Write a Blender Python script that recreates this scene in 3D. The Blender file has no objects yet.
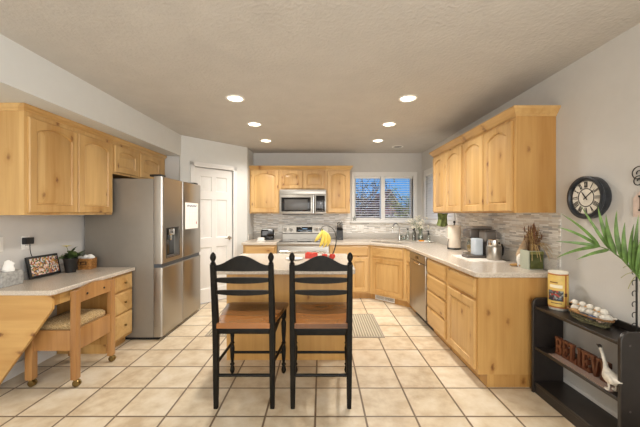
import bpy, bmesh, math, random
from mathutils import Vector, Matrix
random.seed(7)
PI = math.pi
C = bpy.context.scene.collection

# ------------------------------------------------------------------ camera
F = 307.0                      # focal length in pixels of the 640x427 frame
EYE = 1.38
cam_d = bpy.data.cameras.new('camera'); cam = bpy.data.objects.new('camera', cam_d); C.objects.link(cam)
cam.location = (0, 0, EYE); cam.rotation_euler = (PI/2, 0, 0)
cam_d.sensor_fit = 'HORIZONTAL'; cam_d.sensor_width = 36; cam_d.lens = F/640*36
cam_d.shift_x = -1/640; cam_d.clip_start = .05; cam_d.clip_end = 200
sc = bpy.context.scene; sc.camera = cam
sc.view_settings.view_transform = 'Standard'; sc.view_settings.look = 'None'
sc.view_settings.gamma = 1; sc.view_settings.use_curve_mapping = False
sc.view_settings.exposure = 0.27

def lin(h):
    h = h.lstrip('#'); o = []
    for i in (0, 2, 4):
        c = int(h[i:i+2], 16)/255
        o.append(c/12.92 if c <= .04045 else ((c+.055)/1.055)**2.4)
    return (*o, 1)

# ------------------------------------------------------------------ sky, sun, daylight
w = bpy.data.worlds.new('sky'); sc.world = w; w.use_nodes = True
nt = w.node_tree; bg = nt.nodes['Background']
tc = nt.nodes.new('ShaderNodeTexCoord'); sp = nt.nodes.new('ShaderNodeSeparateXYZ'); rp = nt.nodes.new('ShaderNodeValToRGB')
nt.links.new(tc.outputs['Generated'], sp.inputs[0]); nt.links.new(sp.outputs['Z'], rp.inputs[0]); nt.links.new(rp.outputs[0], bg.inputs[0])
rp.color_ramp.elements[0].color = lin('#74b2e8'); rp.color_ramp.elements[1].color = lin('#2a6fc4')
rp.color_ramp.elements[0].position = 0.0; rp.color_ramp.elements[1].position = 0.35
bg.inputs[1].default_value = 1.0

def lamp(name, kind, loc, rot, energy, color, **kw):
    d = bpy.data.lights.new(name, kind); d.energy = energy; d.color = color
    for k, v in kw.items(): setattr(d, k, v)
    o = bpy.data.objects.new(name, d); C.objects.link(o); o.location = loc; o.rotation_euler = rot
    return o
lamp('sun', 'SUN', (0, -5, 9), (math.radians(42), 0, math.radians(-25)), 3.6, (1, .95, .86), angle=.01)
# area fill added behind the camera, then bluish daylight of the dining window at right
lamp('added_rear_fill', 'AREA', (-.3, -2.85, 1.35), (math.radians(90), 0, 0), 92, (1, .985, .965), shape='RECTANGLE', size=3.6, size_y=2.2)
lamp('dining_daylight', 'AREA', (1.80, -1.1, 1.55), (math.radians(90), 0, math.radians(90)), 62, (.90, .95, 1), shape='RECTANGLE', size=2.2, size_y=1.5)

# point light added behind the camera to brighten the ceiling, no fixture there
lamp('added_ceiling_fill', 'POINT', (.1, -1.3, 1.85), (0, 0, 0), 32, (1, .97, .92), shadow_soft_size=.25)

# ------------------------------------------------------------------ helpers
class MB:
    """collects shapes for one mesh; o = origin that is subtracted, M = extra transform"""
    def __init__(s, o=(0, 0, 0)):
        s.v = []; s.f = []; s.mi = []; s.cur = 0; s.o = Vector(o); s.M = None
    def mat(s, i): s.cur = i; return s
    def add(s, vs, fs):
        b = len(s.v)
        for p in vs:
            p = Vector(p)
            if s.M is not None: p = s.M @ p
            s.v.append(p - s.o)
        for f in fs: s.f.append([b+i for i in f]); s.mi.append(s.cur)
        return s
    def add_bm(s, bm):
        bm.verts.index_update()
        s.add([v.co.copy() for v in bm.verts], [[v.index for v in f.verts] for f in bm.faces]); bm.free(); return s
    def box(s, x0, x1, y0, y1, z0, z1, bev=0, seg=2):
        bm = bmesh.new(); bmesh.ops.create_cube(bm, size=1)
        for v in bm.verts:
            v.co = Vector(((x0+x1)/2+v.co.x*(x1-x0), (y0+y1)/2+v.co.y*(y1-y0), (z0+z1)/2+v.co.z*(z1-z0)))
        if bev: bmesh.ops.bevel(bm, geom=bm.edges[:], offset=bev, segments=seg, affect='EDGES', profile=.6)
        return s.add_bm(bm)
    def prism(s, poly, axis, a0, a1, holes=()):
        mp = {'z': lambda u, v, a: (u, v, a), 'y': lambda u, v, a: (u, a, v), 'x': lambda u, v, a: (a, u, v)}[axis]
        loops = [list(poly)]+[list(h) for h in holes]
        if holes: vs, fs = fill(loops)
        else: vs, fs = list(poly), [list(range(len(poly)))]
        n = len(vs); V = [mp(*p, a0) for p in vs]+[mp(*p, a1) for p in vs]
        Fc = [f[::-1] for f in fs]+[[i+n for i in f] for f in fs]
        k = 0
        for lp in loops:
            m = len(lp)
            for i in range(m):
                a, b = k+i, k+(i+1) % m
                Fc.append([a, b, b+n, a+n])
            k += m
        return s.add(V, Fc)
    def rings(s, rs, cap0=True, cap1=True, closed=True):
        n = len(rs[0]); V = [p for r in rs for p in r]; Fc = []
        for j in range(len(rs)-1):
            for i in range(n if closed else n-1):
                a = j*n+i; b = j*n+(i+1) % n
                Fc.append([a, b, b+n, a+n])
        if cap0: Fc.append(list(range(n))[::-1])
        if cap1: Fc.append([(len(rs)-1)*n+i for i in range(n)])
        return s.add(V, Fc)
    def tube(s, pts, r, seg=8, cap=True, closed=False):
        pts = [Vector(p) for p in pts]; n = len(pts)
        rr = r if isinstance(r, (list, tuple)) else [r]*n
        rs = []; up = None
        for i, p in enumerate(pts):
            t = (pts[min(i+1, n-1)]-pts[max(i-1, 0)])
            if closed: t = pts[(i+1) % n]-pts[(i-1) % n]
            t.normalize()
            if up is None:
                up = Vector((0, 0, 1)) if abs(t.z) < .9 else Vector((1, 0, 0))
            x = up.cross(t)
            if x.length < 1e-5: x = Vector((1, 0, 0)).cross(t)
            x.normalize(); y = t.cross(x); up = y
            rs.append([p+(x*math.cos(2*PI*k/seg)+y*math.sin(2*PI*k/seg))*rr[i] for k in range(seg)])
        if closed: rs.append(rs[0]); cap = False
        return s.rings(rs, cap, cap)
    def lathe(s, prof, c=(0, 0, 0), seg=20, axis='z', cap=True):
        rs = []
        for r, h in prof:
            r = max(r, 1e-4); ring = []
            for k in range(seg):
                a = 2*PI*k/seg; u, v = r*math.cos(a), r*math.sin(a)
                p = {'z': (u, v, h), 'y': (u, h, v), 'x': (h, u, v)}[axis]
                ring.append(Vector(c)+Vector(p))
            rs.append(ring)
        return s.rings(rs, cap, cap)
    def ball(s, c, r, seg=14, rot=None):
        r = r if isinstance(r, (list, tuple)) else (r, r, r)
        bm = bmesh.new(); bmesh.ops.create_uvsphere(bm, u_segments=seg, v_segments=max(6, seg//2+1), radius=1)
        for v in bm.verts:
            q = Vector((v.co.x*r[0], v.co.y*r[1], v.co.z*r[2]))
            if rot is not None: q = rot @ q
            v.co = q+Vector(c)
        return s.add_bm(bm)
    def obj(s, name, mats, parent=None, smooth=40, loc=None):
        me = bpy.data.meshes.new(name)
        me.from_pydata(s.v, [], s.f)
        if not isinstance(mats, (list, tuple)): mats = [mats]
        for m in mats: me.materials.append(m)
        me.polygons.foreach_set('material_index', s.mi)
        bm = bmesh.new(); bm.from_mesh(me); bmesh.ops.recalc_face_normals(bm, faces=bm.faces[:]); bm.to_mesh(me); bm.free()
        if smooth:
            me.polygons.foreach_set('use_smooth', [True]*len(me.polygons)); me.set_sharp_from_angle(angle=math.radians(smooth))
        me.update()
        o = bpy.data.objects.new(name, me); C.objects.link(o)
        if parent is not None: o.parent = parent
        if loc is not None: o.location = loc
        return o

def fill(loops):
    bm = bmesh.new(); es = []
    for lp in loops:
        vs = [bm.verts.new((p[0], p[1], 0)) for p in lp]
        for i in range(len(vs)): es.append(bm.edges.new((vs[i], vs[(i+1) % len(vs)])))
    bm.verts.index_update()
    bmesh.ops.triangle_fill(bm, use_beauty=True, use_dissolve=False, edges=es)
    out = ([(v.co.x, v.co.y) for v in bm.verts], [[v.index for v in f.verts] for f in bm.faces]); bm.free()
    return out
def rect(u0, u1, v0, v1): return [(u0, v0), (u1, v0), (u1, v1), (u0, v1)]
def inset(poly, d):
    n = len(poly); out = []
    for i in range(n):
        a = Vector(poly[i-1]); b = Vector(poly[i]); c = Vector(poly[(i+1) % n])
        e1 = (b-a).normalized(); e2 = (c-b).normalized()
        n1 = Vector((-e1.y, e1.x)); n2 = Vector((-e2.y, e2.x))
        m = (n1+n2); k = m.length_squared
        q = b+m*(2*d/k if k > .3 else d)
        out.append((q.x, q.y))
    return out
def thing(name, label, cat, loc=(0, 0, 0), rz=0, group=None):
    o = bpy.data.objects.new(name, None); C.objects.link(o); o.empty_display_size = .05
    o.location = loc; o.rotation_euler = (0, 0, rz); tag(o, label, cat, group); return o
def tag(o, label, cat, group=None):
    o['label'] = label; o['category'] = cat
    if group: o['group'] = group
    return o
def solo(name, mb, mats, label, cat, loc=(0, 0, 0), rz=0, group=None, smooth=40):
    o = mb.obj(name, mats, None, smooth, loc); o.rotation_euler = (0, 0, rz); return tag(o, label, cat, group)
def struct(name, mb, mats, parent=None, smooth=30, loc=None):
    o = mb.obj(name, mats, parent, smooth, loc)
    if parent is None: o['kind'] = 'structure'
    return o
def dup(root, loc, label, rz=None, group=None):
    r = root.copy(); C.objects.link(r); r.location = loc; r['label'] = label
    if rz is not None: r.rotation_euler = (0, 0, rz)
    if group: r['group'] = group
    for ch in list(root.children):
        c = ch.copy(); C.objects.link(c); c.parent = r
        for g in list(ch.children):
            d = g.copy(); C.objects.link(d); d.parent = c
    return r
def at(px, py, Y): return Vector(((px-321)*Y/F, Y, EYE-(py-213.5)*Y/F))
def bez(p0, p1, p2, n=8):
    p0, p1, p2 = Vector(p0), Vector(p1), Vector(p2)
    return [p0*(1-t)**2+p1*2*t*(1-t)+p2*t*t for t in [i/n for i in range(n+1)]]

# ------------------------------------------------------------------ materials
def newmat(name):
    m = bpy.data.materials.new(name); m.use_nodes = True
    return m, m.node_tree.nodes, m.node_tree.links, m.node_tree.nodes['Principled BSDF']
def plain(name, c, rough=.5, metal=0, noise=.06, nscale=12, bump=0, bscale=60, **kw):
    m, N, L, b = newmat(name); col = lin(c)
    b.inputs['Roughness'].default_value = rough; b.inputs['Metallic'].default_value = metal
    for k, v in kw.items(): b.inputs[k.replace('_', ' ')].default_value = v
    t = N.new('ShaderNodeTexCoord')
    n = N.new('ShaderNodeTexNoise'); n.inputs['Scale'].default_value = nscale; L.new(t.outputs['Object'], n.inputs['Vector'])
    r = N.new('ShaderNodeValToRGB'); L.new(n.outputs['Fac'], r.inputs[0])
    r.color_ramp.elements[0].position = .3; r.color_ramp.elements[1].position = .7
    r.color_ramp.elements[0].color = (*[x*(1-noise) for x in col[:3]], 1); r.color_ramp.elements[1].color = (*[min(1, x*(1+noise)) for x in col[:3]], 1)
    L.new(r.outputs[0], b.inputs['Base Color'])
    if bump:
        n2 = N.new('ShaderNodeTexNoise'); n2.inputs['Scale'].default_value = bscale; n2.inputs['Detail'].default_value = 4; L.new(t.outputs['Object'], n2.inputs['Vector'])
        bp = N.new('ShaderNodeBump'); bp.inputs['Strength'].default_value = bump; bp.inputs['Distance'].default_value = .01
        L.new(n2.outputs['Fac'], bp.inputs['Height']); L.new(bp.outputs[0], b.inputs['Normal'])
    return m
def glow(name, c, s):
    m, N, L, b = newmat(name); b.inputs['Base Color'].default_value = lin(c)
    b.inputs['Emission Color'].default_value = lin(c); b.inputs['Emission Strength'].default_value = s
    return m
def glass(name, c='#ffffff', t=.9):
    m, N, L, b = newmat(name); out = N['Material Output']
    tr = N.new('ShaderNodeBsdfTransparent'); tr.inputs[0].default_value = lin(c)
    gl = N.new('ShaderNodeBsdfGlossy'); gl.inputs['Roughness'].default_value = .03
    mx = N.new('ShaderNodeMixShader'); mx.inputs[0].default_value = 1-t
    L.new(tr.outputs[0], mx.inputs[1]); L.new(gl.outputs[0], mx.inputs[2]); L.new(mx.outputs[0], out.inputs[0]); return m
def math_node(N, L, op, a, b=None):
    n = N.new('ShaderNodeMath'); n.operation = op
    for i, x in enumerate((a, b)):
        if x is None: continue
        if isinstance(x, (int, float)): n.inputs[i].default_value = x
        else: L.new(x, n.inputs[i])
    return n.outputs[0]
def mixc(N, L, fac, a, b, mode='MIX'):
    n = N.new('ShaderNodeMix'); n.data_type = 'RGBA'; n.blend_type = mode
    for i, x in ((0, fac), (6, a), (7, b)):
        if isinstance(x, (int, float, tuple)): n.inputs[i].default_value = x
        else: L.new(x, n.inputs[i])
    return n.outputs[2]
def wood(name, light, mid, knot='#6b3a17', axis='z', rough=.42, knots=.62, board=.14, tone=.16, streak=1.0, coat=.15):
    m, N, L, b = newmat(name)
    t = N.new('ShaderNodeTexCoord'); oi = N.new('ShaderNodeObjectInfo')
    mul = N.new('ShaderNodeVectorMath'); mul.operation = 'SCALE'; mul.inputs[0].default_value = (17, 9, 23); L.new(oi.outputs['Random'], mul.inputs['Scale'])
    ad = N.new('ShaderNodeVectorMath'); L.new(t.outputs['Object'], ad.inputs[0]); L.new(mul.outputs[0], ad.inputs[1])
    P = ad.outputs[0]
    def scaled(long, cross):
        s = [cross]*3; s['xyz'.index(axis)] = long
        q = N.new('ShaderNodeVectorMath'); q.operation = 'MULTIPLY'; L.new(P, q.inputs[0]); q.inputs[1].default_value = s; return q.outputs[0]
    # knots
    vo = N.new('ShaderNodeTexVoronoi'); vo.voronoi_dimensions = '2D'; vo.inputs['Scale'].default_value = 1
    ks = N.new('ShaderNodeSeparateXYZ'); L.new(P, ks.inputs[0]); ka = 'xyz'.index(axis); oth = [i for i in range(3) if i != ka]
    kc = N.new('ShaderNodeCombineXYZ'); L.new(math_node(N, L, 'MULTIPLY', math_node(N, L, 'ADD', ks.outputs[oth[0]], ks.outputs[oth[1]]), 6.5), kc.inputs[0])
    L.new(math_node(N, L, 'MULTIPLY', ks.outputs[ka], 3.6), kc.inputs[1])
    kw = N.new('ShaderNodeTexNoise'); kw.inputs['Scale'].default_value = 34; kw.inputs['Detail'].default_value = 3; L.new(P, kw.inputs['Vector'])
    kd = N.new('ShaderNodeVectorMath'); kd.operation = 'MULTIPLY_ADD'; kd.inputs[1].default_value = (.17, .17, 0); L.new(kw.outputs['Color'], kd.inputs[0]); L.new(kc.outputs[0], kd.inputs[2])
    L.new(kd.outputs[0], vo.inputs['Vector'])
    sx = N.new('ShaderNodeSeparateColor'); L.new(vo.outputs['Color'], sx.inputs[0])
    pick = math_node(N, L, 'MULTIPLY', math_node(N, L, 'GREATER_THAN', sx.outputs[0], knots), math_node(N, L, 'ADD', .6, math_node(N, L, 'MULTIPLY', sx.outputs[1], .5)))
    kr = N.new('ShaderNodeMapRange'); kr.inputs['From Min'].default_value = .12; kr.inputs['From Max'].default_value = .03; L.new(vo.outputs['Distance'], kr.inputs['Value'])
    kn = math_node(N, L, 'MULTIPLY', kr.outputs[0], pick)
    halo = N.new('ShaderNodeMapRange'); halo.inputs['From Min'].default_value = .30; halo.inputs['From Max'].default_value = .06; L.new(vo.outputs['Distance'], halo.inputs['Value'])
    hl = math_node(N, L, 'MULTIPLY', halo.outputs[0], pick)
    # grain
    n1 = N.new('ShaderNodeTexNoise'); n1.inputs['Scale'].default_value = 1; n1.inputs['Detail'].default_value = 5; n1.inputs['Distortion'].default_value = .6
    L.new(scaled(1.6, 26), n1.inputs['Vector'])
    n2 = N.new('ShaderNodeTexNoise'); n2.inputs['Scale'].default_value = 1; n2.inputs['Detail'].default_value = 2; L.new(scaled(.9, 4.5), n2.inputs['Vector'])
    g = math_node(N, L, 'ADD', math_node(N, L, 'MULTIPLY', n1.outputs['Fac'], .55*streak), math_node(N, L, 'MULTIPLY', n2.outputs['Fac'], .6))
    # boards glued side by side
    ss = N.new('ShaderNodeSeparateXYZ'); L.new(P, ss.inputs[0])
    if axis == 'z': u = math_node(N, L, 'ADD', ss.outputs[0], ss.outputs[1])
    elif axis == 'x': u = math_node(N, L, 'ADD', ss.outputs[2], ss.outputs[1])
    else: u = math_node(N, L, 'ADD', ss.outputs[0], ss.outputs[2])
    fl = math_node(N, L, 'FLOOR', math_node(N, L, 'DIVIDE', u, board))
    wn = N.new('ShaderNodeTexWhiteNoise'); wn.noise_dimensions = '1D'; L.new(fl, wn.inputs['W'])
    g = math_node(N, L, 'ADD', g, math_node(N, L, 'MULTIPLY', math_node(N, L, 'SUBTRACT', wn.outputs['Value'], .5), tone*2))
    g = math_node(N, L, 'ADD', g, math_node(N, L, 'MULTIPLY', hl, .22))
    r = N.new('ShaderNodeValToRGB'); L.new(g, r.inputs[0])
    r.color_ramp.elements[0].position = .3; r.color_ramp.elements[1].position = .95
    r.color_ramp.elements[0].color = lin(light); r.color_ramp.elements[1].color = lin(mid)
    c = mixc(N, L, math_node(N, L, 'MULTIPLY', kn, .85), r.outputs[0], lin(knot))
    L.new(c, b.inputs['Base Color']); b.inputs['Roughness'].default_value = rough; b.inputs['Coat Weight'].default_value = coat; b.inputs['Coat Roughness'].default_value = .25
    bp = N.new('ShaderNodeBump'); bp.inputs['Strength'].default_value = .05; bp.inputs['Distance'].default_value = .004; L.new(n1.outputs['Fac'], bp.inputs['Height']); L.new(bp.outputs[0], b.inputs['Normal'])
    return m
def tiles():
    m, N, L, b = newmat('floor_tile')
    t = N.new('ShaderNodeTexCoord'); s = N.new('ShaderNodeSeparateXYZ'); L.new(t.outputs['Object'], s.inputs[0])
    fx = math_node(N, L, 'DIVIDE', math_node(N, L, 'ADD', s.outputs[0], 34+.039), .34)
    fy = math_node(N, L, 'DIVIDE', math_node(N, L, 'ADD', s.outputs[1], 34-2.087), .34)
    def edge(f):
        q = math_node(N, L, 'FRACT', f); return math_node(N, L, 'MINIMUM', q, math_node(N, L, 'SUBTRACT', 1, q))
    d = math_node(N, L, 'MINIMUM', edge(fx), edge(fy))
    gm = N.new('ShaderNodeMapRange'); gm.inputs['From Min'].default_value = .016; gm.inputs['From Max'].default_value = .024; L.new(d, gm.inputs['Value'])
    cb = N.new('ShaderNodeCombineXYZ'); L.new(math_node(N, L, 'FLOOR', fx), cb.inputs[0]); L.new(math_node(N, L, 'FLOOR', fy), cb.inputs[1])
    wn = N.new('ShaderNodeTexWhiteNoise'); L.new(cb.outputs[0], wn.inputs['Vector'])
    off = N.new('ShaderNodeVectorMath'); off.operation = 'MULTIPLY_ADD'; off.inputs[1].default_value = (9, 9, 9); L.new(wn.outputs['Color'], off.inputs[0]); L.new(t.outputs['Object'], off.inputs[2])
    n = N.new('ShaderNodeTexNoise'); n.inputs['Scale'].default_value = 7; n.inputs['Detail'].default_value = 6; n.inputs['Roughness'].default_value = .62; L.new(off.outputs[0], n.inputs['Vector'])
    v = math_node(N, L, 'ADD', n.outputs['Fac'], math_node(N, L, 'MULTIPLY', math_node(N, L, 'SUBTRACT', wn.outputs['Value'], .5), .16))
    r = N.new('ShaderNodeValToRGB'); L.new(v, r.inputs[0]); r.color_ramp.elements[0].position = .3; r.color_ramp.elements[1].position = .72
    r.color_ramp.elements[0].color = lin(TILE[0]); r.color_ramp.elements[1].color = lin(TILE[1])
    e = r.color_ramp.elements.new(.5); e.color = lin(TILE[2])
    c = mixc(N, L, gm.outputs[0], lin(TILE[3]), r.outputs[0]); L.new(c, b.inputs['Base Color'])
    b.inputs['Roughness'].default_value = .38
    bp = N.new('ShaderNodeBump'); bp.inputs['Strength'].default_value = .5; bp.inputs['Distance'].default_value = .003
    L.new(math_node(N, L, 'ADD', gm.outputs[0], math_node(N, L, 'MULTIPLY', n.outputs['Fac'], .25)), bp.inputs['Height']); L.new(bp.outputs[0], b.inputs['Normal'])
    return m
def mosaic():
    m, N, L, b = newmat('mosaic_tile')
    t = N.new('ShaderNodeTexCoord'); s = N.new('ShaderNodeSeparateXYZ'); L.new(t.outputs['Object'], s.inputs[0])
    cb = N.new('ShaderNodeCombineXYZ'); L.new(math_node(N, L, 'ADD', s.outputs[0], s.outputs[1]), cb.inputs[0]); L.new(s.outputs[2], cb.inputs[1])
    def brick(wd, seed):
        k = N.new('ShaderNodeTexBrick'); k.inputs['Scale'].default_value = 1; k.inputs['Brick Width'].default_value = wd; k.inputs['Row Height'].default_value = .015
        k.inputs['Mortar Size'].default_value = .0007; k.offset = .37; k.offset_frequency = 3; k.inputs['Bias'].default_value = seed
        L.new(cb.outputs[0], k.inputs['Vector'])
        k.inputs['Color1'].default_value = (0, 0, 0, 1); k.inputs['Color2'].default_value = (1, 1, 1, 1); k.inputs['Mortar'].default_value = (.55, .55, .55, 1); return k.outputs['Color']
    a = brick(.105, 0)
    r = N.new('ShaderNodeValToRGB'); L.new(a, r.inputs[0]); r.color_ramp.interpolation = 'CONSTANT'
    cols = ['#e0ddd6', '#c6c2bb', '#ebe8e2', '#d6cec2', '#b3b0ab', '#e6e2d9', '#d8d4cc', '#cdc4b7', '#f0ede8']
    el = r.color_ramp.elements; el[0].color = lin(cols[0]); el[1].position = .12; el[1].color = lin(cols[1])
    for i, c in enumerate(cols[2:]): q = el.new(.23+.11*i); q.color = lin(c)
    n = N.new('ShaderNodeTexNoise'); n.inputs['Scale'].default_value = 30; L.new(t.outputs['Object'], n.inputs['Vector'])
    c = mixc(N, L, .25, r.outputs[0], n.outputs['Fac'], 'SOFT_LIGHT'); L.new(c, b.inputs['Base Color']); b.inputs['Roughness'].default_value = .28
    return m
def speckle(name, c1, c2, c3, rough=.22, scale=160):
    m, N, L, b = newmat(name); t = N.new('ShaderNodeTexCoord')
    n = N.new('ShaderNodeTexNoise'); n.inputs['Scale'].default_value = scale; n.inputs['Detail'].default_value = 3; L.new(t.outputs['Object'], n.inputs['Vector'])
    r = N.new('ShaderNodeValToRGB'); L.new(n.outputs['Fac'], r.inputs[0]); r.color_ramp.elements[0].position = .36; r.color_ramp.elements[1].position = .64
    r.color_ramp.elements[0].color = lin(c2); r.color_ramp.elements[1].color = lin(c3); e = r.color_ramp.elements.new(.5); e.color = lin(c1)
    L.new(r.outputs[0], b.inputs['Base Color']); b.inputs['Roughness'].default_value = rough; return m
def brushed(name, c, rough=.3, axis='z', amt=.08):
    m, N, L, b = newmat(name); t = N.new('ShaderNodeTexCoord'); q = N.new('ShaderNodeVectorMath'); q.operation = 'MULTIPLY'
    s = [160, 160, 160]; s['xyz'.index(axis)] = 1.5; q.inputs[1].default_value = s; L.new(t.outputs['Object'], q.inputs[0])
    n = N.new('ShaderNodeTexNoise'); n.inputs['Scale'].default_value = 1; n.inputs['Detail'].default_value = 3; L.new(q.outputs[0], n.inputs['Vector'])
    mr = N.new('ShaderNodeMapRange'); mr.inputs['To Min'].default_value = rough-amt; mr.inputs['To Max'].default_value = rough+amt; L.new(n.outputs['Fac'], mr.inputs['Value'])
    L.new(mr.outputs[0], b.inputs['Roughness']); b.inputs['Base Color'].default_value = lin(c); b.inputs['Metallic'].default_value = 1
    return m
def stripes(name, c1, c2, axis, period, rough=.9, duty=.5):
    m, N, L, b = newmat(name); t = N.new('ShaderNodeTexCoord'); s = N.new('ShaderNodeSeparateXYZ'); L.new(t.outputs['Object'], s.inputs[0])
    f = math_node(N, L, 'FRACT', math_node(N, L, 'DIVIDE', math_node(N, L, 'ADD', s.outputs['XYZ'.index(axis)], 20), period))
    g = math_node(N, L, 'GREATER_THAN', f, duty); n = N.new('ShaderNodeTexNoise'); n.inputs['Scale'].default_value = 90; L.new(t.outputs['Object'], n.inputs['Vector'])
    c = mixc(N, L, g, lin(c1), lin(c2)); c = mixc(N, L, .35, c, n.outputs['Color'], 'SOFT_LIGHT')
    L.new(c, b.inputs['Base Color']); b.inputs['Roughness'].default_value = rough; return m
def patches(name, cols, scale, rough=.6):
    m, N, L, b = newmat(name); t = N.new('ShaderNodeTexCoord')
    v = N.new('ShaderNodeTexVoronoi'); v.inputs['Scale'].default_value = scale; L.new(t.outputs['Object'], v.inputs['Vector'])
    s = N.new('ShaderNodeSeparateColor'); L.new(v.outputs['Color'], s.inputs[0])
    r = N.new('ShaderNodeValToRGB'); r.color_ramp.interpolation = 'CONSTANT'; L.new(s.outputs[0], r.inputs[0]); el = r.color_ramp.elements
    el[0].color = lin(cols[0]); el[1].position = 1/len(cols); el[1].color = lin(cols[1])
    for i, c in enumerate(cols[2:]): q = el.new((i+2)/len(cols)); q.color = lin(c)
    L.new(r.outputs[0], b.inputs['Base Color']); b.inputs['Roughness'].default_value = rough; return m

TILE = ('#c2ad8f', '#e3d7c2', '#d6c6ab', '#75634f')
M = {}
M['wall'] = plain('wall_paint', '#cbc9c5', .75, noise=.015, bump=.08, bscale=120)
M['wall_white'] = plain('soffit_paint', '#d3d4d1', .7, noise=.012, bump=.08, bscale=120)
M['ceiling'] = plain('knockdown_ceiling', '#c1bdb7', .8, noise=.035, nscale=5, bump=.55, bscale=42)
M['trim'] = plain('white_trim', '#dfdedb', .35, noise=.01)
M['floor'] = tiles(); M['mosaic'] = mosaic()
M['counter'] = speckle('countertop_stone', '#c6bbac', '#b4a899', '#d4cabd', .2)
M['upstand'] = speckle('upstand_stone', '#b9b4ac', '#a7a29a', '#c9c4bc', .3)
M['pine'] = wood('knotty_alder', '#d5b075', '#ac8044')
M['pine_h'] = wood('knotty_alder_crosswise', '#d5b075', '#ac8044', axis='x', board=.3)
M['pine_end'] = wood('knotty_alder_panel', '#cda363', '#a37236', board=.16, tone=.2)
M['chairwood'] = wood('oak_chair', '#b88a54', '#86592f', knots=.97, board=.5, rough=.35)
M['seatwood'] = wood('stained_seat', '#935d2c', '#381c0a', axis='x', knots=.6, board=.11, tone=.3, rough=.25, coat=.4)
M['black'] = plain('distressed_black_paint', '#120f0a', .5, noise=.45, nscale=30, Specular_IOR_Level=.18)
M['shelf'] = plain('espresso_shelf', '#2a2522', .33, noise=.2, nscale=18)
M['iron'] = plain('black_iron', '#1b1a19', .45)
M['steel'] = brushed('brushed_steel', '#aaa59d', .32)
M['steel_x'] = brushed('brushed_steel_crosswise', '#a9a59e', .34, 'x')
M['steel_dark'] = plain('fridge_side_grey', '#8d877e', .42, .45, noise=.02)
M['chrome'] = plain('chrome', '#d8d8d6', .12, 1, noise=.01)
M['blackglass'] = plain('black_glass', '#0c0c0e', .06, noise=.01)
M['blackplastic'] = plain('black_plastic', '#17181a', .35)
M['greyplastic'] = plain('grey_plastic', '#5b5550', .35)
M['white'] = plain('white_gloss', '#e6e4df', .3, noise=.01)
M['paper'] = plain('paper', '#eeece7', .85, noise=.01)
M['glass'] = glass('window_glass', '#ffffff', .996)
M['clear'] = glass('clear_glass', '#e9efec', .78)
M['bulb'] = glow('warm_lamp', '#fff1d8', 7)
M['knob'] = plain('satin_knob', '#c9c6c0', .35, .35, noise=.01)
M['brass'] = plain('aged_brass', '#8f7a4e', .3, 1, noise=.1)
M['leaf'] = plain('leaf_green', '#5f7d3c', .45, noise=.35, nscale=25)
M['darkleaf'] = plain('dark_leaf', '#536638', .5, noise=.35, nscale=30)
M['soil'] = plain('soil', '#2f251d', .95, noise=.3)

# ------------------------------------------------------------------ room shell
XL, XR, YB, ZC, YR = -2.60, 1.885, 5.73, 2.507, -3.0
struct('floor', MB().box(XL-.1, XR+.1, YR-.1, YB+.1, -.1, 0), M['floor'], smooth=0)
struct('ceiling', MB().box(XL-.1, XR+.1, YR-.1, YB+.14, ZC, ZC+.1), M['ceiling'], smooth=0)
struct('wall_left', MB().box(XL-.1, XL, YR-.1, 4.42, 0, ZC), M['wall'], smooth=0)
W1 = (.571+.055, 1.79-.075, 1.275, 2.075)      # opening of the sink window
struct('wall_back', MB().prism(rect(-1.36, XR+.14, 0, ZC), 'y', YB, YB+.14, [rect(*W1)]), M['wall'], smooth=0)
W2 = (4.36, 5.50, 1.275, 2.085)
struct('wall_right', MB().prism(rect(YR-.1, YB, 0, ZC), 'x', XR, XR+.14, [rect(*W2)]), M['wall'], smooth=0)
struct('wall_rear', MB().box(XL-.1, XR+.14, YR-.1, YR, 0, ZC), M['wall'], smooth=0)
struct('wall_alcove', MB().box(XL-.1, -2.02, 4.42, 4.5, 0, ZC), M['wall'], smooth=0)
# pantry wall, turned
TH = math.atan2(.84, .76); PL = math.hypot(.76, .84)
PM = Matrix.Translation((-2.02, 4.40, 0)) @ Matrix.Rotation(TH, 4, 'Z')
mb = MB(); mb.M = PM; mb.prism([(0, 0), (.211, 0), (.211, 2.08), (.859, 2.08), (.859, 0), (PL, 0), (PL, ZC), (0, ZC)], 'y', 0, .1)
struct('wall_pantry', mb, M['wall_white'], smooth=0)
struct('wall_pantry_return', MB().box(-1.36, -1.26, 5.24, YB+.01, 0, ZC), M['wall_white'], smooth=0)
struct('trim_1', MB().prism([(XL, 2.206), (-2.01, 2.206), (-2.01, ZC), (XL, ZC)], 'y', YR, 4.415), M['wall_white'], smooth=0)   # soffit above the cabinets
def board(x0, x1, y0, y1, h=.11): return MB().box(x0, x1, y0, y1, 0, h, .004, 1)
struct('baseboard_left', board(XL, XL+.015, YR, 3.0), M['trim'])
struct('baseboard_right', board(XR-.015, XR, YR, 2.40), M['trim'])
mb = MB(); mb.M = PM; mb.box(0, .14, -.013, 0, 0, .11, .003, 1).box(.93, PL, -.013, 0, 0, .11, .003, 1); struct('baseboard_pantry', mb, M['trim'])

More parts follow.
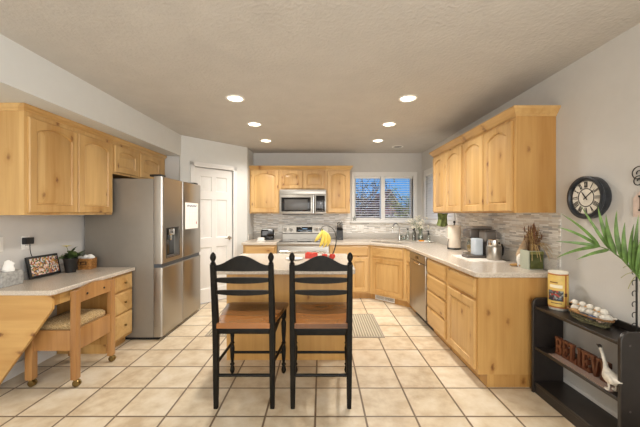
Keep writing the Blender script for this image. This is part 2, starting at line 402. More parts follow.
# pantry door with casing
DM = PM
mb = MB(); mb.M = DM
mb.box(.144, .211, -.018, .1, 0, 2.15, .006, 2).box(.859, .926, -.018, .1, 0, 2.15, .006, 2).box(.144, .926, -.018, .1, 2.08, 2.15, .006, 2)
struct('trim_2', mb, M['trim'])
x0, x1 = .215, .855; cw = (x1-x0-.30)/2+.0
cols = [(x0+.095, x0+.095+.19), (x1-.095-.19, x1-.095)]
rows = [(.22, .86), (1.0, 1.60), (1.72, 1.95)]
hs = [rect(a, b, c, d) for a, b in cols for c, d in rows]
mb = MB(); mb.M = DM; mb.prism(rect(x0, x1, .01, 2.075), 'y', .02, .055, hs)
for h in hs:
    y = .02
    rr = [[(*p, 0) for p in h]]
    prof = [(0, .02), (.012, .032), (.03, .032), (.055, .024)]
    rs = [[(u, yy, v) for u, v in inset(h, d)] for d, yy in prof]
    mb.rings(rs, False, True)
door = struct('door_1', mb, M['trim'], smooth=25)
mb = MB(); mb.M = DM
kx, kz = .80, .985
mb.lathe([(.03, .02), (.03, .012), (.014, .008), (.012, -.035)], (kx, 0, kz), 16, 'y')
mb.tube([(kx, -.035, kz), (kx-.03, -.045, kz+.003), (kx-.11, -.045, kz)], [.01, .01, .008], 8)
mb.obj('door_handle', M['chrome'], door)
mb = MB(); mb.M = DM
for z in (.3, 1.05, 1.85): mb.box(.209, .219, .008, .022, z-.045, z+.045)
mb.obj('hinge', M['chrome'], door)

# sink window
def casing_back(name):
    o = MB().prism(rect(.571, 1.79, 1.22, 2.154), 'y', YB-.02, YB+.1, [rect(*W1)]); o.box(.545, 1.815, YB-.045, YB, 1.205, 1.235, .006)
    return struct(name, o, M['trim'])
win = casing_back('window_1')
MX = 1.155
mb = MB().prism(rect(W1[0], W1[1], W1[2], W1[3]), 'y', YB+.06, YB+.12, [rect(W1[0]+.03, MX-.038, W1[2]+.03, W1[3]-.03), rect(MX+.038, W1[1]-.03, W1[2]+.03, W1[3]-.03)])
mb.box(MX-.038, MX+.038, YB-.012, YB+.07, W1[2], W1[3], .004)
mb.obj('window_frame', M['trim'], win)
MB().box(W1[0]+.02, MX-.03, YB+.085, YB+.091, W1[2]+.02, W1[3]-.02).box(MX+.03, W1[1]-.02, YB+.085, YB+.091, W1[2]+.02, W1[3]-.02).obj('glass_pane', M['glass'], win)
def blind(loc, rz, wd, h, n, tilt, label, dpt=.048):
    t = thing('window_blind', label, 'blind', loc, rz, 'white slatted window blinds')
    MB().box(0, wd, -.025, .025, h-.04, h, .004).obj('headrail', M['white'], t)
    mb = MB(); ca, sa = math.cos(tilt)*dpt/2, math.sin(tilt)*dpt/2; g = (h-.07)/n
    for i in range(n):
        z = .025+g*(i+.5)
        ring = lambda x: [(x, -ca, z-sa-.0015), (x, ca, z+sa-.0015), (x, ca, z+sa+.0015), (x, -ca, z-sa+.0015)]
        mb.rings([ring(.003), ring(wd-.003)])
    mb.obj('slats', M['white'], t)
    MB().box(.002, wd-.002, -.022, .022, 0, .018, .003).obj('bottom_rail', M['white'], t)
    for x in (wd*.18, wd*.82): MB().tube([(x, -.026, .01), (x, -.026, h-.02)], .0012, 4).obj('ladder_cord', M['white'], t)
    return t
blind((W1[0]+.005, YB+.022, W1[2]+.004), 0, MX-.04-W1[0]-.01, W1[3]-W1[2]-.006, 17, .24, 'white slatted blind in the left half of the sink window')
blind((MX+.043, YB+.022, W1[2]+.004), 0, W1[1]-MX-.05, W1[3]-W1[2]-.006, 17, .24, 'white slatted blind in the right half of the sink window')
# side window in the right wall
o = MB().prism(rect(W2[0]-.06, W2[1]+.06, 1.22, 2.154), 'x', XR-.02, XR+.1, [rect(*W2)]); o.box(XR-.045, XR, W2[0]-.08, W2[1]+.08, 1.205, 1.235, .006)
win2 = struct('window_2', o, M['trim'])
MB().prism(rect(*W2), 'x', XR+.06, XR+.12, [rect(W2[0]+.03, W2[1]-.03, W2[2]+.03, W2[3]-.03)]).obj('window_frame', M['trim'], win2)
MB().box(XR+.085, XR+.091, W2[0]+.02, W2[1]-.02, W2[2]+.02, W2[3]-.02).obj('glass_pane', M['glass'], win2)
blind((XR+.006, W2[1]-.006, W2[2]+.004), -PI/2, W2[1]-W2[0]-.012, W2[3]-W2[2]-.006, 17, 1.05, 'white slatted blind in the side window on the right wall')

# mosaic backsplash
BZ0, BZ1 = .914, 1.386
struct('backsplash_back', MB().prism([(-1.26, BZ0), (XR, BZ0), (XR, 1.205), (.545, 1.205), (.545, BZ1), (-1.26, BZ1)], 'y', YB-.008, YB), M['mosaic'], smooth=0)
struct('backsplash_right', MB().prism([(2.41, BZ0), (YB-.008, BZ0), (YB-.008, 1.205), (W2[0]-.08, 1.205), (W2[0]-.08, BZ1), (2.41, BZ1)], 'x', XR-.008, XR), M['mosaic'], smooth=0)

# ------------------------------------------------------------------ cabinets
def arch_poly(u0, u1, v0, v1, a):
    if not a: return rect(u0, u1, v0, v1)
    p = [(u0, v0), (u1, v0), (u1, v1-a)]; n = 10; wd = u1-u0
    for i in range(1, n):
        t = i/n; p.append((u1-wd*t, v1-a+a*math.sin(PI*t)**.8))
    p.append((u0, v1-a)); return p
def cab_door(parent, x0, x1, z0, z1, arch=0, s=.062, t=.021, X=None, label=None):
    mb = MB(); mb.M = X
    out = rect(x0, x1, z0, z1); op = arch_poly(x0+s, x1-s, z0+s, z1-s+(.012 if arch else 0), arch)
    oi = inset(out, .006)
    mb.rings([[(u, 0, v) for u, v in out], [(u, -t+.006, v) for u, v in out], [(u, -t, v) for u, v in oi]], True, False)
    vs, fs = fill([oi, op]); mb.add([(u, -t, v) for u, v in vs], fs)
    mb.rings([[(u, -t, v) for u, v in op], [(u, -t+.013, v) for u, v in inset(op, .006)]], False, False)
    d = mb.obj('door', M['pine'], parent, 25)
    if label: d['label'] = label
    mb = MB(); mb.M = X
    q = min(.034, (x1-x0-2*s)*.25)
    mb.rings([[(u, -t+.013, v) for u, v in inset(op, .005)], [(u, -t+.0135, v) for u, v in inset(op, .014)], [(u, -t+.009, v) for u, v in inset(op, .017)], [(u, -t+.001, v) for u, v in inset(op, .017+q)]], True, True)
    mb.obj('panel', M['pine'], d, 25)
    return d
def drawer_front(parent, x0, x1, z0, z1, t=.021, X=None):
    mb = MB(); mb.M = X; o = rect(x0, x1, z0, z1)
    mb.rings([[(u, 0, v) for u, v in o], [(u, -t+.009, v) for u, v in o], [(u, -t+.004, v) for u, v in inset(o, .010)], [(u, -t, v) for u, v in inset(o, .014)]])
    return mb.obj('drawer', M['pine_h'], parent, 25)
def base_cab(label, loc, rz, wd, dep, layout, h=.874, toe=.07, group=None, body='pine', cover=None):
    t = thing('base_cabinet', label, 'cabinet', loc, rz, group)
    MB().box(0, wd, 0, dep, .10, h).obj('carcass', M[cover or 'pine'], t, 0)
    MB().box(.0, wd, toe, dep, 0, .0995).obj('toe_kick', M['pine_end'], t, 0)
    for k in layout:
        if k[0] == 'd': cab_door(t, *k[1:])
        else: drawer_front(t, *k[1:])
    return t
FR = -PI/2
# right wall run, face at X = 1.25
c = base_cab('light wooden base cabinet at the near end of the right counter, with one drawer', (1.25, 3.028, 0), FR, .588, XR-.002-1.25, [('w', .035, .555, .70, .852), ('d', .035, .555, .125, .675)], cover='pine_end')
base_cab('four-drawer light wooden base cabinet next to the dishwasher', (1.25, 3.600, 0), FR, .570, XR-.002-1.25,
         [('w', .03, .545, .70, .852), ('w', .03, .545, .515, .68), ('w', .03, .545, .325, .495), ('w', .03, .545, .125, .305)])
# corner sink cabinet
t = thing('corner_cabinet', 'light wooden corner sink cabinet with one angled door and a narrow door beside the dishwasher', 'cabinet', (1.3, 4.95, 0))
P = [(1.25, 4.268), (1.25, 4.46), (.782, 4.93), (.782, YB-.002), (XR-.002, YB-.002), (XR-.002, 4.268)]
bo = (1.3, 4.95, 0)
MB(bo).prism(P, 'z', .10, .66, ).obj('carcass', M['pine'], t, 0)
MB(bo).prism([(1.25, 4.268), (1.25, 4.46), (.782, 4.93), (.80, 4.95), (1.27, 4.48), (1.27, 4.268)], 'z', .6605, .873).obj('face_frame', M['pine'], t, 0)
MB(bo).prism([(1.32, 4.268), (1.32, 4.49), (1.28, 4.53), (.82, 4.99), (.782, 5.0), (.782, YB-.002), (XR-.002, YB-.002), (XR-.002, 4.268)], 'z', 0, .0995).obj('toe_kick', M['pine_end'], t, 0)
DL = math.hypot(.468, .47)
X = Matrix.Translation((.782-1.3, 4.93-4.95, 0)) @ Matrix.Rotation(-PI/4, 4, 'Z')
drawer_front(t, .06, DL-.06, .70, .852, X=X); cab_door(t, .06, DL-.06, .125, .675, X=X)
X2 = Matrix.Translation((1.25-1.3, 4.46-4.95, 0)) @ Matrix.Rotation(FR, 4, 'Z')
drawer_front(t, .03, .18, .70, .852, X=X2); cab_door(t, .03, .18, .125, .675, s=.035, X=X2)
# back wall
base_cab('light wooden base cabinet between the range and the corner sink', (.137, 4.93, 0), 0, .643, YB-.002-4.93, [('w', .04, .62, .70, .852), ('d', .04, .325, .125, .675), ('d', .335, .62, .125, .675)])
base_cab('light wooden base cabinet left of the range', (-1.25, 4.93, 0), 0, .54, YB-.002-4.93, [('w', .03, .51, .70, .852), ('d', .03, .51, .125, .675)])

# floor register in the corner toe kick
X3 = Matrix.Translation((.80, 5.005, 0)) @ Matrix.Rotation(-PI/4, 4, 'Z')
t = thing('floor_register', 'beige metal air vent grille in the toe kick below the corner cabinet', 'vent', (.80+.2, 5.005-.2, 0))
mb = MB((1.0, 4.805, 0)); mb.M = X3; mb.prism(rect(.11, .46, .012, .092), 'y', -.012, -.002, [rect(.125, .28, .026, .078), rect(.29, .445, .026, .078)]); mb.obj('frame', M['white'], t)
mb = MB((1.0, 4.805, 0)); mb.M = X3
for i in range(14): mb.box(.13+i*.0115, .135+i*.0115, -.009, -.003, .026, .078)
for i in range(5): mb.box(.29, .445, -.009, -.003, .028+i*.011, .033+i*.011)
mb.obj('louvers', M['white'], t)
mb = MB((1.0, 4.805, 0)); mb.M = X3; mb.box(.12, .45, -.003, -.0015, .02, .085).obj('backing', M['blackplastic'], t)

# upper cabinets
def crown(parent, x0, x1, z0, z1, dep, proj=.052, ends=(True, True)):
    """moulding along the front (y=0) and round the given ends"""
    prof = [(0, z0), (.008, z0), (.012, z0+.012), (.022, z0+.02), (.022+(proj-.022)*.45, z1-.028), (.022+(proj-.022)*.85, z1-.02), (proj, z1-.012), (proj, z1), (0, z1)]
    rs = []
    if ends[0]: rs.append([(x0-p, dep, z) for p, z in prof])
    rs.append([(x0-(p if ends[0] else 0), -p, z) for p, z in prof]); rs.append([(x1+(p if ends[1] else 0), -p, z) for p, z in prof])
    if ends[1]: rs.append([(x1+p, dep, z) for p, z in prof])
    return MB().rings(rs).obj('crown_moulding', M['pine_h'], parent, 25)
def upper(label, loc, rz, wd, dep, z0, z1, doors, cr, ends=(False, False), arch=.05, group=None, body='pine'):
    t = thing('wall_cabinet', label, 'cabinet', loc, rz, group)
    MB().box(0, wd, 0, dep, z0-loc[2], z1-loc[2]).obj('carcass', M[body], t, 0)
    for d in doors: cab_door(t, d[0], d[1], d[2]-loc[2], d[3]-loc[2], arch)
    if cr: crown(t, 0, wd, cr[0]-loc[2], cr[1]-loc[2], dep, proj=cr[2] if len(cr) > 2 else .05, ends=ends)
    return t
RD = XR-.002-1.565
upper('light wooden wall cabinet at the near end of the right wall, two arched doors', (1.565, 3.37, 1.386), FR, .91, RD, 1.386, 2.19, [(.012, .435, 1.40, 2.135), (.447, .872, 1.40, 2.135)], (2.16, 2.23), (False, True), body='pine_end')
upper('light wooden wall cabinet beside the side window, two arched doors', (1.565, 4.262, 1.386), FR, .888, RD, 1.386, 2.19, [(.022, .435, 1.40, 2.135), (.445, .868, 1.40, 2.135)], (2.16, 2.23), (True, False))
FL = PI/2
LD = 2.24+XL+.0; LD = -XL-.002-2.24
upper('light wooden wall cabinet above the desk, two tall arched doors', (-2.24, 2.315, 1.368), FL, .975, LD, 1.368, 2.165, [(.024, .49, 1.387, 2.12), (.50, .957, 1.387, 2.12)], (2.155, 2.2055, .03), (True, False))
upper('short light wooden wall cabinet above the refrigerator, two small arched doors', (-2.24, 3.292, 1.81), FL, 1.11, LD, 1.81, 2.165, [(.02, .45, 1.83, 2.12), (.49, .97, 1.83, 2.12)], (2.155, 2.2055, .03), (False, False), arch=.03)
BD = YB-.002-5.41
upper('light wooden wall cabinet left of the microwave with one arched door', (-1.257, 5.41, 1.38), 0, .535, BD, 1.38, 2.17, [(.025, .515, 1.40, 2.135)], (2.15, 2.217), (False, False))
upper('short light wooden wall cabinet above the microwave with two small doors', (-.721, 5.41, 1.80), 0, .812, BD, 1.80, 2.17, [(.02, .4, 1.815, 2.135), (.41, .79, 1.815, 2.135)], (2.15, 2.217), (False, False), arch=.035)
upper('narrow light wooden wall cabinet right of the microwave beside the window', (.092, 5.41, 1.38), 0, .42, BD, 1.38, 2.17, [(.02, .40, 1.40, 2.135)], (2.15, 2.217), (False, True))

# ------------------------------------------------------------------ worktops
def bevel_mod(o, wdt=.006):
    b = o.modifiers.new('edge', 'BEVEL'); b.width = wdt; b.segments = 2; b.limit_method = 'ANGLE'; b.angle_limit = math.radians(50); return o
SK = Matrix.Translation((1.13, 5.02, 0)) @ Matrix.Rotation(-PI/4, 4, 'Z')
def skp(u, v): p = SK @ Vector((u, v, 0)); return (p.x, p.y)
def rrect(a, b, r, n=4):
    out = []
    for cx, cy, s in ((a-r, -b+r, -PI/2), (a-r, b-r, 0), (-a+r, b-r, PI/2), (-a+r, -b+r, PI)):
        for i in range(n+1): out.append((cx+r*math.cos(s+PI/2*i/n), cy+r*math.sin(s+PI/2*i/n)))
    return out
hole = [skp(u, v) for u, v in rrect(.31, .19, .05)]
t = thing('countertop', 'long beige stone worktop running from the range round the sink to the right end', 'countertop', (1.5, 4, .874))
o = MB((1.5, 4, .874)).prism([(1.25, 2.41), (XR-.002, 2.41), (XR-.002, YB-.01), (.137, YB-.01), (.137, 4.90), (.77, 4.90), (1.22, 4.45), (1.22, 2.44)], 'z', .8745, .914, [hole]).obj('slab', M['counter'], t, 30); bevel_mod(o)
MB((1.5, 4, .874)).box(XR-.030, XR-.0085, 2.415, YB-.03, .9145, 1.015, .003).box(.14, XR-.0085, YB-.03, YB-.0085, .9145, 1.015, .003).obj('upstand', M['upstand'], t)
t = thing('countertop', 'short beige stone worktop left of the range under the toaster', 'countertop', (-1, 5.3, .874))
o = MB((-1, 5.3, .874)).prism([(-1.27, 4.90), (-.708, 4.90), (-.708, YB-.01), (-1.257, YB-.01), (-1.257, 5.22), (-1.27, 5.20)], 'z', .8745, .914).obj('slab', M['counter'], t, 30); bevel_mod(o)
MB((-1, 5.3, .874)).box(-1.257, -.709, YB-.03, YB-.0085, .9145, 1.015, .003).box(-1.257, -1.237, 5.26, YB-.03, .9145, 1.015, .003).obj('upstand', M['upstand'], t)
# sink
mb = MB((1.13, 5.02, .70)); mb.M = SK
A = rrect(.318, .198, .055); B = rrect(.308, .188, .05); D = rrect(.27, .15, .05)
mb.rings([[(u, v, .873) for u, v in A], [(u, v, .8735) for u, v in B], [(u, v, .73) for u, v in inset(B, .006)], [(u, v, .70) for u, v in D]], False, True)
t = thing('kitchen_sink', 'stainless undermount sink set into the corner of the worktop', 'sink', (1.13, 5.02, .70))
mb.obj('basin', M['steel'], t)
mb = MB((1.13, 5.02, .70)); mb.M = SK; mb.lathe([(.045, .7005), (.04, .706), (.012, .703)], (0, 0, 0), 18); mb.obj('drain', M['chrome'], t)
# faucet
fx, fy = 1.335, 5.225
t = thing('kitchen_faucet', 'pale gooseneck faucet standing behind the corner sink', 'faucet', (fx, fy, .914))
MB().lathe([(.03, .0005), (.03, .01), (.02, .02), (.017, .08)]).obj('base', M['chrome'], t)
pts = [(0, 0, .08), (0, 0, .20)]+[(-.078+.078*math.cos(a), -.078+.078*math.cos(a), .20+.10*math.sin(a)) for a in [PI*i/10 for i in range(1, 11)]]+[(-.158, -.158, .16)]
MB().tube(pts, .0115, 10).obj('spout', M['chrome'], t)
MB().tube([(.02, 0, .06), (.05, -.03, .075), (.085, -.06, .10)], .007, 8).obj('lever', M['chrome'], t)

# ------------------------------------------------------------------ dishwasher, range, microwave, fridge
t = thing('dishwasher', 'stainless dishwasher under the right counter beside the corner cabinet', 'dishwasher', (1.25, 4.262, 0), FR)
MB().box(.008, .65, .02, .58, .10, .872).obj('body', M['steel_dark'], t)
MB().box(.01, .65, -.022, .02, .115, .765, .006).obj('door', M['steel'], t)
MB().box(.01, .65, -.022, .02, .77, .868, .006).obj('control_panel', M['steel_x'], t)
MB().box(.27, .39, -.0245, -.0205, .80, .835, .003).obj('display', M['blackglass'], t)
MB().box(.22, .44, -.030, -.0215, .735, .755, .004).obj('handle', M['chrome'], t)
MB().box(.01, .65, .07, .55, 0, .0995).obj('kick_plate', M['blackplastic'], t)

RX0, RX1 = -.700, .132; rc = ((RX0+RX1)/2, 4.93, 0); hw = (RX1-RX0)/2
t = thing('range', 'stainless electric range with a back control panel between the back cabinets', 'range', rc)
MB().box(-hw, hw, 0, .72, .02, .904, .004).obj('body', M['steel'], t)
MB().box(-hw, hw, -.012, .66, .905, .917, .004).obj('cooktop', M['blackglass'], t)
MB().box(-hw, hw, -.025, .012, .862, .919, .006).obj('front_trim', M['steel_x'], t)
mb = MB()
for x, y, r in ((-.2, .16, .10), (.2, .16, .085), (-.2, .48, .075), (.2, .48, .10)):
    mb.lathe([(r, .9172), (r-.004, .9176), (r-.008, .9172)], (x, y, 0), 32, cap=False)
mb.obj('burner_ring', M['greyplastic'], t)
mb = MB().prism([(.66, .905), (.745, .905), (.745, 1.168), (.70, 1.168), (.675, 1.02), (.66, 1.015)], 'x', -hw, hw); mb.obj('backguard', M['steel_x'], t)
MB().box(-hw, hw, .653, .68, 1.008, 1.02).obj('dark_gap', M['blackplastic'], t)
dx = (-.66+.284, -.55+.284, -.085+.284, .004+.284)
for x in dx:
    k = MB(); k.M = Matrix.Translation((x, .686, 1.088)) @ Matrix.Rotation(math.radians(-80), 4, 'X') @ Matrix.Rotation(PI, 4, 'X')
    k.lathe([(.034, 0), (.034, .005), (.026, .008), (.024, .032), (.02, .036)], (0, 0, 0), 20); k.box(-.004, .004, -.022, .022, .03, .04)
    k.obj('control_knob', M['knob'], t)
k = MB(); k.M = Matrix.Translation((0, .684, 1.09)) @ Matrix.Rotation(math.radians(-9.6), 4, 'X')
k.box(-.165, .125, -.006, .004, -.05, .045, .002); dp = k.obj('display', M['blackglass'], t)
k = MB(); k.M = Matrix.Translation((0, .684, 1.09)) @ Matrix.Rotation(math.radians(-9.6), 4, 'X')
for i in range(5): k.box(-.05+i*.018, -.04+i*.018, -.0075, -.006, .002, .02)
for i in range(4): k.box(-.13+i*.02, -.122+i*.02, -.0075, -.006, -.02, -.014).box(.05+i*.018, .057+i*.018, -.0075, -.006, -.02, -.014)
k.obj('digits', glow('display_blue', '#8fb7d8', .6), dp)
MB().box(-hw+.004, hw-.004, -.03, -.001, .24, .855, .008).obj('oven_door', M['steel_x'], t)
MB().box(-hw+.09, hw-.09, -.033, -.029, .38, .66, .002).obj('oven_window', M['blackglass'], t)
MB().tube([(-hw+.05, -.075, .775), (hw-.05, -.075, .775)], .013, 12).tube([(-hw+.08, -.075, .775), (-hw+.08, -.03, .775)], .009).tube([(hw-.08, -.075, .775), (hw-.08, -.03, .775)], .009).obj('oven_handle', M['chrome'], t)
MB().box(-hw+.004, hw-.004, -.026, -.001, .05, .23, .008).obj('drawer', M['steel_x'], t)

mx0, mx1 = -.722, .089; mw = mx1-mx0
t = thing('microwave', 'stainless over-the-range microwave with a dark window', 'microwave', (mx0, 5.33, 1.36))
MB().box(0, mw, .02, YB-.01-5.33, .012, .436).obj('body', M['steel_dark'], t)
MB().box(0, mw, -.004, .02, .352, .436, .005).obj('vent_strip', M['steel_x'], t)
MB().box(0, .60, -.01, .02, .014, .348, .006).obj('door', M['steel_x'], t)
MB().box(.035, .545, -.0135, -.009, .055, .30, .003).obj('window', M['blackglass'], t)
MB().box(.09, .49, -.0145, -.013, .085, .265, .002).obj('screen', plain('microwave_screen', '#4c4a48', .3), t)
MB().tube([(.592, -.045, .03), (.592, -.045, .33)], .012, 10).tube([(.592, -.045, .06), (.592, -.005, .06)], .008).tube([(.592, -.045, .30), (.592, -.005, .30)], .008).obj('handle', M['chrome'], t)
MB().box(.62, mw, -.008, .02, .014, .348, .005).obj('control_panel', M['steel_x'], t)
MB().box(.635, mw-.02, -.0105, -.0075, .05, .33, .002).obj('keypad', M['blackglass'], t)
mb = MB()
for i in range(3):
    for j in range(5): mb.box(.652+i*.045, .672+i*.045, -.0115, -.0104, .07+j*.04, .078+j*.04)
mb.obj('key_marks', M['greyplastic'], t)
MB().box(.05, mw-.05, .03, .3, .0, .0115).obj('vent_grille', M['blackplastic'], t)

# refrigerator: local x along the front (+Y in the room), local y into the wall
FX, FY0, FY1 = -1.72, 3.335, 4.395; fw = FY1-FY0
t = thing('refrigerator', 'large stainless four-door refrigerator with a dispenser and a paper calendar', 'refrigerator', (FX, FY0, 0), FL)
MB().box(.004, fw-.004, .10, .85, .03, 1.76, .006).obj('body', M['steel_dark'], t)
def fdoor(x0, x1, z0, z1, name, holes=None):
    mb = MB()
    def ring(ins, y): return [(x0+ins, y, z0+ins*.4), (x1-ins, y, z0+ins*.4), (x1-ins, y, z1-ins*.4), (x0+ins, y, z1-ins*.4)]
    rs = [ring(0, .094), ring(0, .022), ring(.003, .012), ring(.010, .004), ring(.022, 0)]
    if not holes: mb.rings(rs)
    else:
        mb.rings(rs, True, False); vs, fs = fill([[(p[0], p[2]) for p in rs[-1]]]+holes); mb.add([(u, 0, v) for u, v in vs], fs)
        for h in holes: mb.rings([[(u, 0, v) for u, v in h], [(u, .06, v) for u, v in inset(h, .004)]], False, False)
    return mb.obj(name, M['steel'], t, 30)
sp_ = .495; zs = .81
dh = rect(.085, .385, .885, 1.215)
fdoor(0, sp_-.004, zs+.02, 1.785, 'upper_door', [dh]); fdoor(sp_+.004, fw, zs+.02, 1.785, 'upper_door')
fdoor(0, sp_-.004, .035, zs-.02, 'lower_door'); fdoor(sp_+.004, fw, .035, zs-.02, 'lower_door')
MB().box(.01, fw-.01, .02, .1, zs-.02, zs+.02).obj('handle_channel', plain('blue_grey_channel', '#5c6672', .35, .6), t)
d = MB().box(.089, .381, .058, .064, .89, 1.21).obj('dispenser', M['blackglass'], t)
MB().prism(rect(.079, .391, .879, 1.221), 'y', -.004, .004, [dh]).obj('dispenser_bezel', M['blackplastic'], d)
MB().box(.17, .30, .012, .056, 1.13, 1.205, .006).box(.21, .26, .025, .045, 1.07, 1.13, .005).obj('nozzle', M['chrome'], d)
MB().box(.095, .375, .008, .056, .888, .898).obj('drip_tray', M['greyplastic'], d)
MB().box(.03, .13, .03, .16, 1.786, 1.81, .006).box(fw-.13, fw-.03, .03, .16, 1.786, 1.81, .006).obj('hinge_cover', M['blackplastic'], t)
MB().box(.03, fw-.03, .06, .8, .0, .029).obj('base_grille', M['blackplastic'], t)
t = thing('wall_calendar', 'white paper calendar page stuck on the right refrigerator door', 'calendar', (FX+.001, FY0+.545, 1.18), FL)
mb = MB(); n = 8
mb.rings([[(x, -.003-.0008, z) for x, z in ((0, 0), (.40, .0), (.40, .34), (0, .34))], [(x, -.002, z) for x, z in ((0, 0), (.40, 0), (.40, .34), (0, .34))]]); mb.obj('page', M['paper'], t)
mb = MB()
for i in range(8): mb.box(.02+i*.051, .021+i*.051, -.0045, -.0039, .02, .26)
for j in range(6): mb.box(.02, .378, -.0045, -.0039, .02+j*.048, .0212+j*.048)
mb.obj('grid_lines', plain('grey_ink', '#b9bcc0', .8), t)
mb = MB()
pts = [(.05+i*.012, -.0042, .30+.012*math.sin(i*2.1)+.006*math.sin(i*5.3)) for i in range(26)]
mb.tube(pts, .0032, 5); mb.obj('title_script', plain('blue_ink', '#4d6079', .8), t)
MB().box(.34, .352, -.0046, -.0039, .055, .1).box(.33, .36, -.0046, -.0039, .065, .075).obj('red_mark', plain('red_ink', '#b4473f', .8), t)

# ------------------------------------------------------------------ island
t = thing('kitchen_island', 'kitchen island with a pale stone top behind the two bar stools', 'island', (-.3, 3.2, 0))
io = (-.3, 3.2, 0)
MB(io).box(-.889, .288, 2.89, 3.54, .0, .8735).obj('base', wood('alder_island', '#cda25f', '#aa7a3a', board=.22, tone=.12, knots=.7), t, 0)
mb = MB(io)
P = [(.29-.05, 2.54)]+[(.24+.05*math.sin(a), 2.59-.05*math.cos(a)) for a in [PI/2*i/5 for i in range(1, 6)]]
P += [(.30, 3.58), (-.915, 3.58), (-.915, 2.59)]+[(-.865-.05*math.cos(a), 2.59-.05*math.sin(a)) for a in [PI/2*i/5 for i in range(1, 6)]]
o = mb.prism(P, 'z', .874, .914).obj('worktop', M['counter'], t, 30); bevel_mod(o)
MB(io).box(-.84, -.31, 3.54, 3.561, .12, .85, .004).box(-.29, .24, 3.54, 3.561, .12, .85, .004).obj('rear_door', M['pine'], t)

# ------------------------------------------------------------------ bar stools
t0 = thing('bar_stool', 'black ladder-back bar stool with a brown wooden seat, the left one at the island', 'bar stool', (-.545, 2.18, 0), 0, 'ladder-back bar stools')
rw, fwid, FYY = .200, .222, .476
def post_pt(s, z):
    lean = 0 if z < .55 else -(z-.55)*.13
    return Vector((s*rw, lean, z))
for s in (-1, 1):
    mb = MB(); rs = []
    for z, r in ((.0, .015), (.1, .017), (.5, .021), (.62, .021), (.9, .019), (1.03, .018)):
        p = post_pt(s, z); rs.append([p+Vector((a*r, b*r, 0)) for a, b in ((-1, -.7), (-.7, -1), (.7, -1), (1, -.7), (1, .7), (.7, 1), (-.7, 1), (-1, .7))])
    mb.rings(rs); pst = mb.obj('back_post', M['black'], t0)
    p = post_pt(s, 1.03)
    MB().lathe([(.014, 0), (.019, .006), (.013, .014), (.011, .02), (.019, .036), (.021, .05), (.016, .068), (.008, .078), (.003, .083)], p, 14).obj('finial', M['black'], pst)
    MB().lathe([(.010, 0), (.016, .01), (.021, .03), (.016, .055), (.011, .065), (.019, .075), (.019, .083), (.012, .092), (.017, .14), (.020, .22), (.013, .25), (.020, .262), (.013, .275), (.020, .36), (.022, .44), (.014, .465), (.022, .478), (.024, .49), (.024, .572)], (s*fwid, FYY, 0), 14).obj('front_leg', M['black'], t0)
    MB().tube([(s*rw, 0, .31), (s*fwid, FYY, .265)], .011, 8).obj('side_rung', M['black'], t0)
    MB().box(s*.205-.012, s*.205+.012, .01, FYY-.02, .515, .573, .004).obj('side_apron', M['black'], t0)
def slat(zb, zt, ends_b, ends_t, bow):
    mb = MB(); rs = []; n = 16
    for i in range(n+1):
        u = -1+2*i/n; x = u*(rw-.012); k = math.cos(u*PI/2)
        kk = (1+math.cos(u*PI))/2 if bow == 'c' else k**.6
        zB = ends_b+(zb-ends_b)*(k**.6); zT = ends_t+(zt-ends_t)*kk
        y = -((zb+zt)/2-.55)*.13-.016*k
        rs.append([(x, y-.009, zB), (x, y+.009, zB), (x, y+.009, zT), (x, y-.009, zT)])
    mb.rings(rs); o = mb.obj('back_slat', M['black'], t0); return o
slat(.985, 1.092, .985, 1.022, 'c'); slat(.897, .94, .908, .930, 's'); slat(.812, .85, .822, .842, 's')
mb = MB(); rs = []; n = 14
for i in range(n+1):                                     # scooped seat, wider in front
    v = i/n; y = -.035+v*(FYY+.065); hwd = .186+.075*v**.8
    top = []; m = 14
    for j in range(m+1):
        u = -1+2*j/m; d = .018*max(0, 1-((u)/.85)**2)*max(0, 1-((v-.42)/.45)**2)
        top.append(Vector((u*hwd, y, .616-d-(.010 if v > .93 else 0)-(.006 if abs(u) > .97 else 0))))
    rs.append(top+[Vector((hwd, y, .576)), Vector((-hwd, y, .576))])
mb.rings(rs); mb.obj('seat', M['seatwood'], t0)
MB().box(-rw+.015, rw-.015, -.012, .012, .528, .575, .004).obj('rear_apron', M['black'], t0)
MB().box(-fwid+.015, fwid-.015, FYY-.012, FYY+.012, .515, .573, .004).obj('front_apron', M['black'], t0)
MB().tube([(-rw, 0, .232), (rw, 0, .232)], .0115, 8).obj('rear_rung', M['black'], t0)
MB().tube([(-fwid, FYY, .18), (fwid, FYY, .18)], .012, 8).obj('front_rung', M['black'], t0)
t1 = dup(t0, (0.0, 2.18, 0), 'black ladder-back bar stool with a brown wooden seat, the right one at the island')
MB().tube([(-fwid, FYY, .335), (fwid, FYY, .335)], .010, 8).obj('front_rung', M['black'], t1)

# ------------------------------------------------------------------ desk
DZ, DX, DY0, DY1 = .80, -2.01, 2.30, 3.325
t = thing('desk', 'built-in desk with a pale stone top beside the refrigerator', 'desk', (-2.3, 2.8, 0)); do = (-2.3, 2.8, 0)
P = [(XL+.002, DY0), (DX-.02, DY0), (DX, DY0+.03), (DX, DY1), (XL+.002, DY1)]
o = MB(do).prism(P, 'z', DZ-.036, DZ).obj('worktop', M['counter'], t, 30); bevel_mod(o)
MB(do).box(XL+.002, XL+.02, DY0+.01, DY1, DZ+.0005, DZ+.075, .003).obj('upstand', M['upstand'], t)
MB(do).prism([(XL+.002, .0), (-2.50, .0), (-2.035, .655), (-2.035, DZ-.0365), (XL+.002, DZ-.0365)], 'y', DY0+.02, DY0+.045).obj('end_panel', wood('alder_desk_panel', '#d0a768', '#ad7e42', axis='x', board=.2, tone=.14), t, 0)
MB(do).box(XL+.002, -2.05, 3.02, DY1, .09, DZ-.0365).obj('pedestal', M['pine_end'], t, 0)
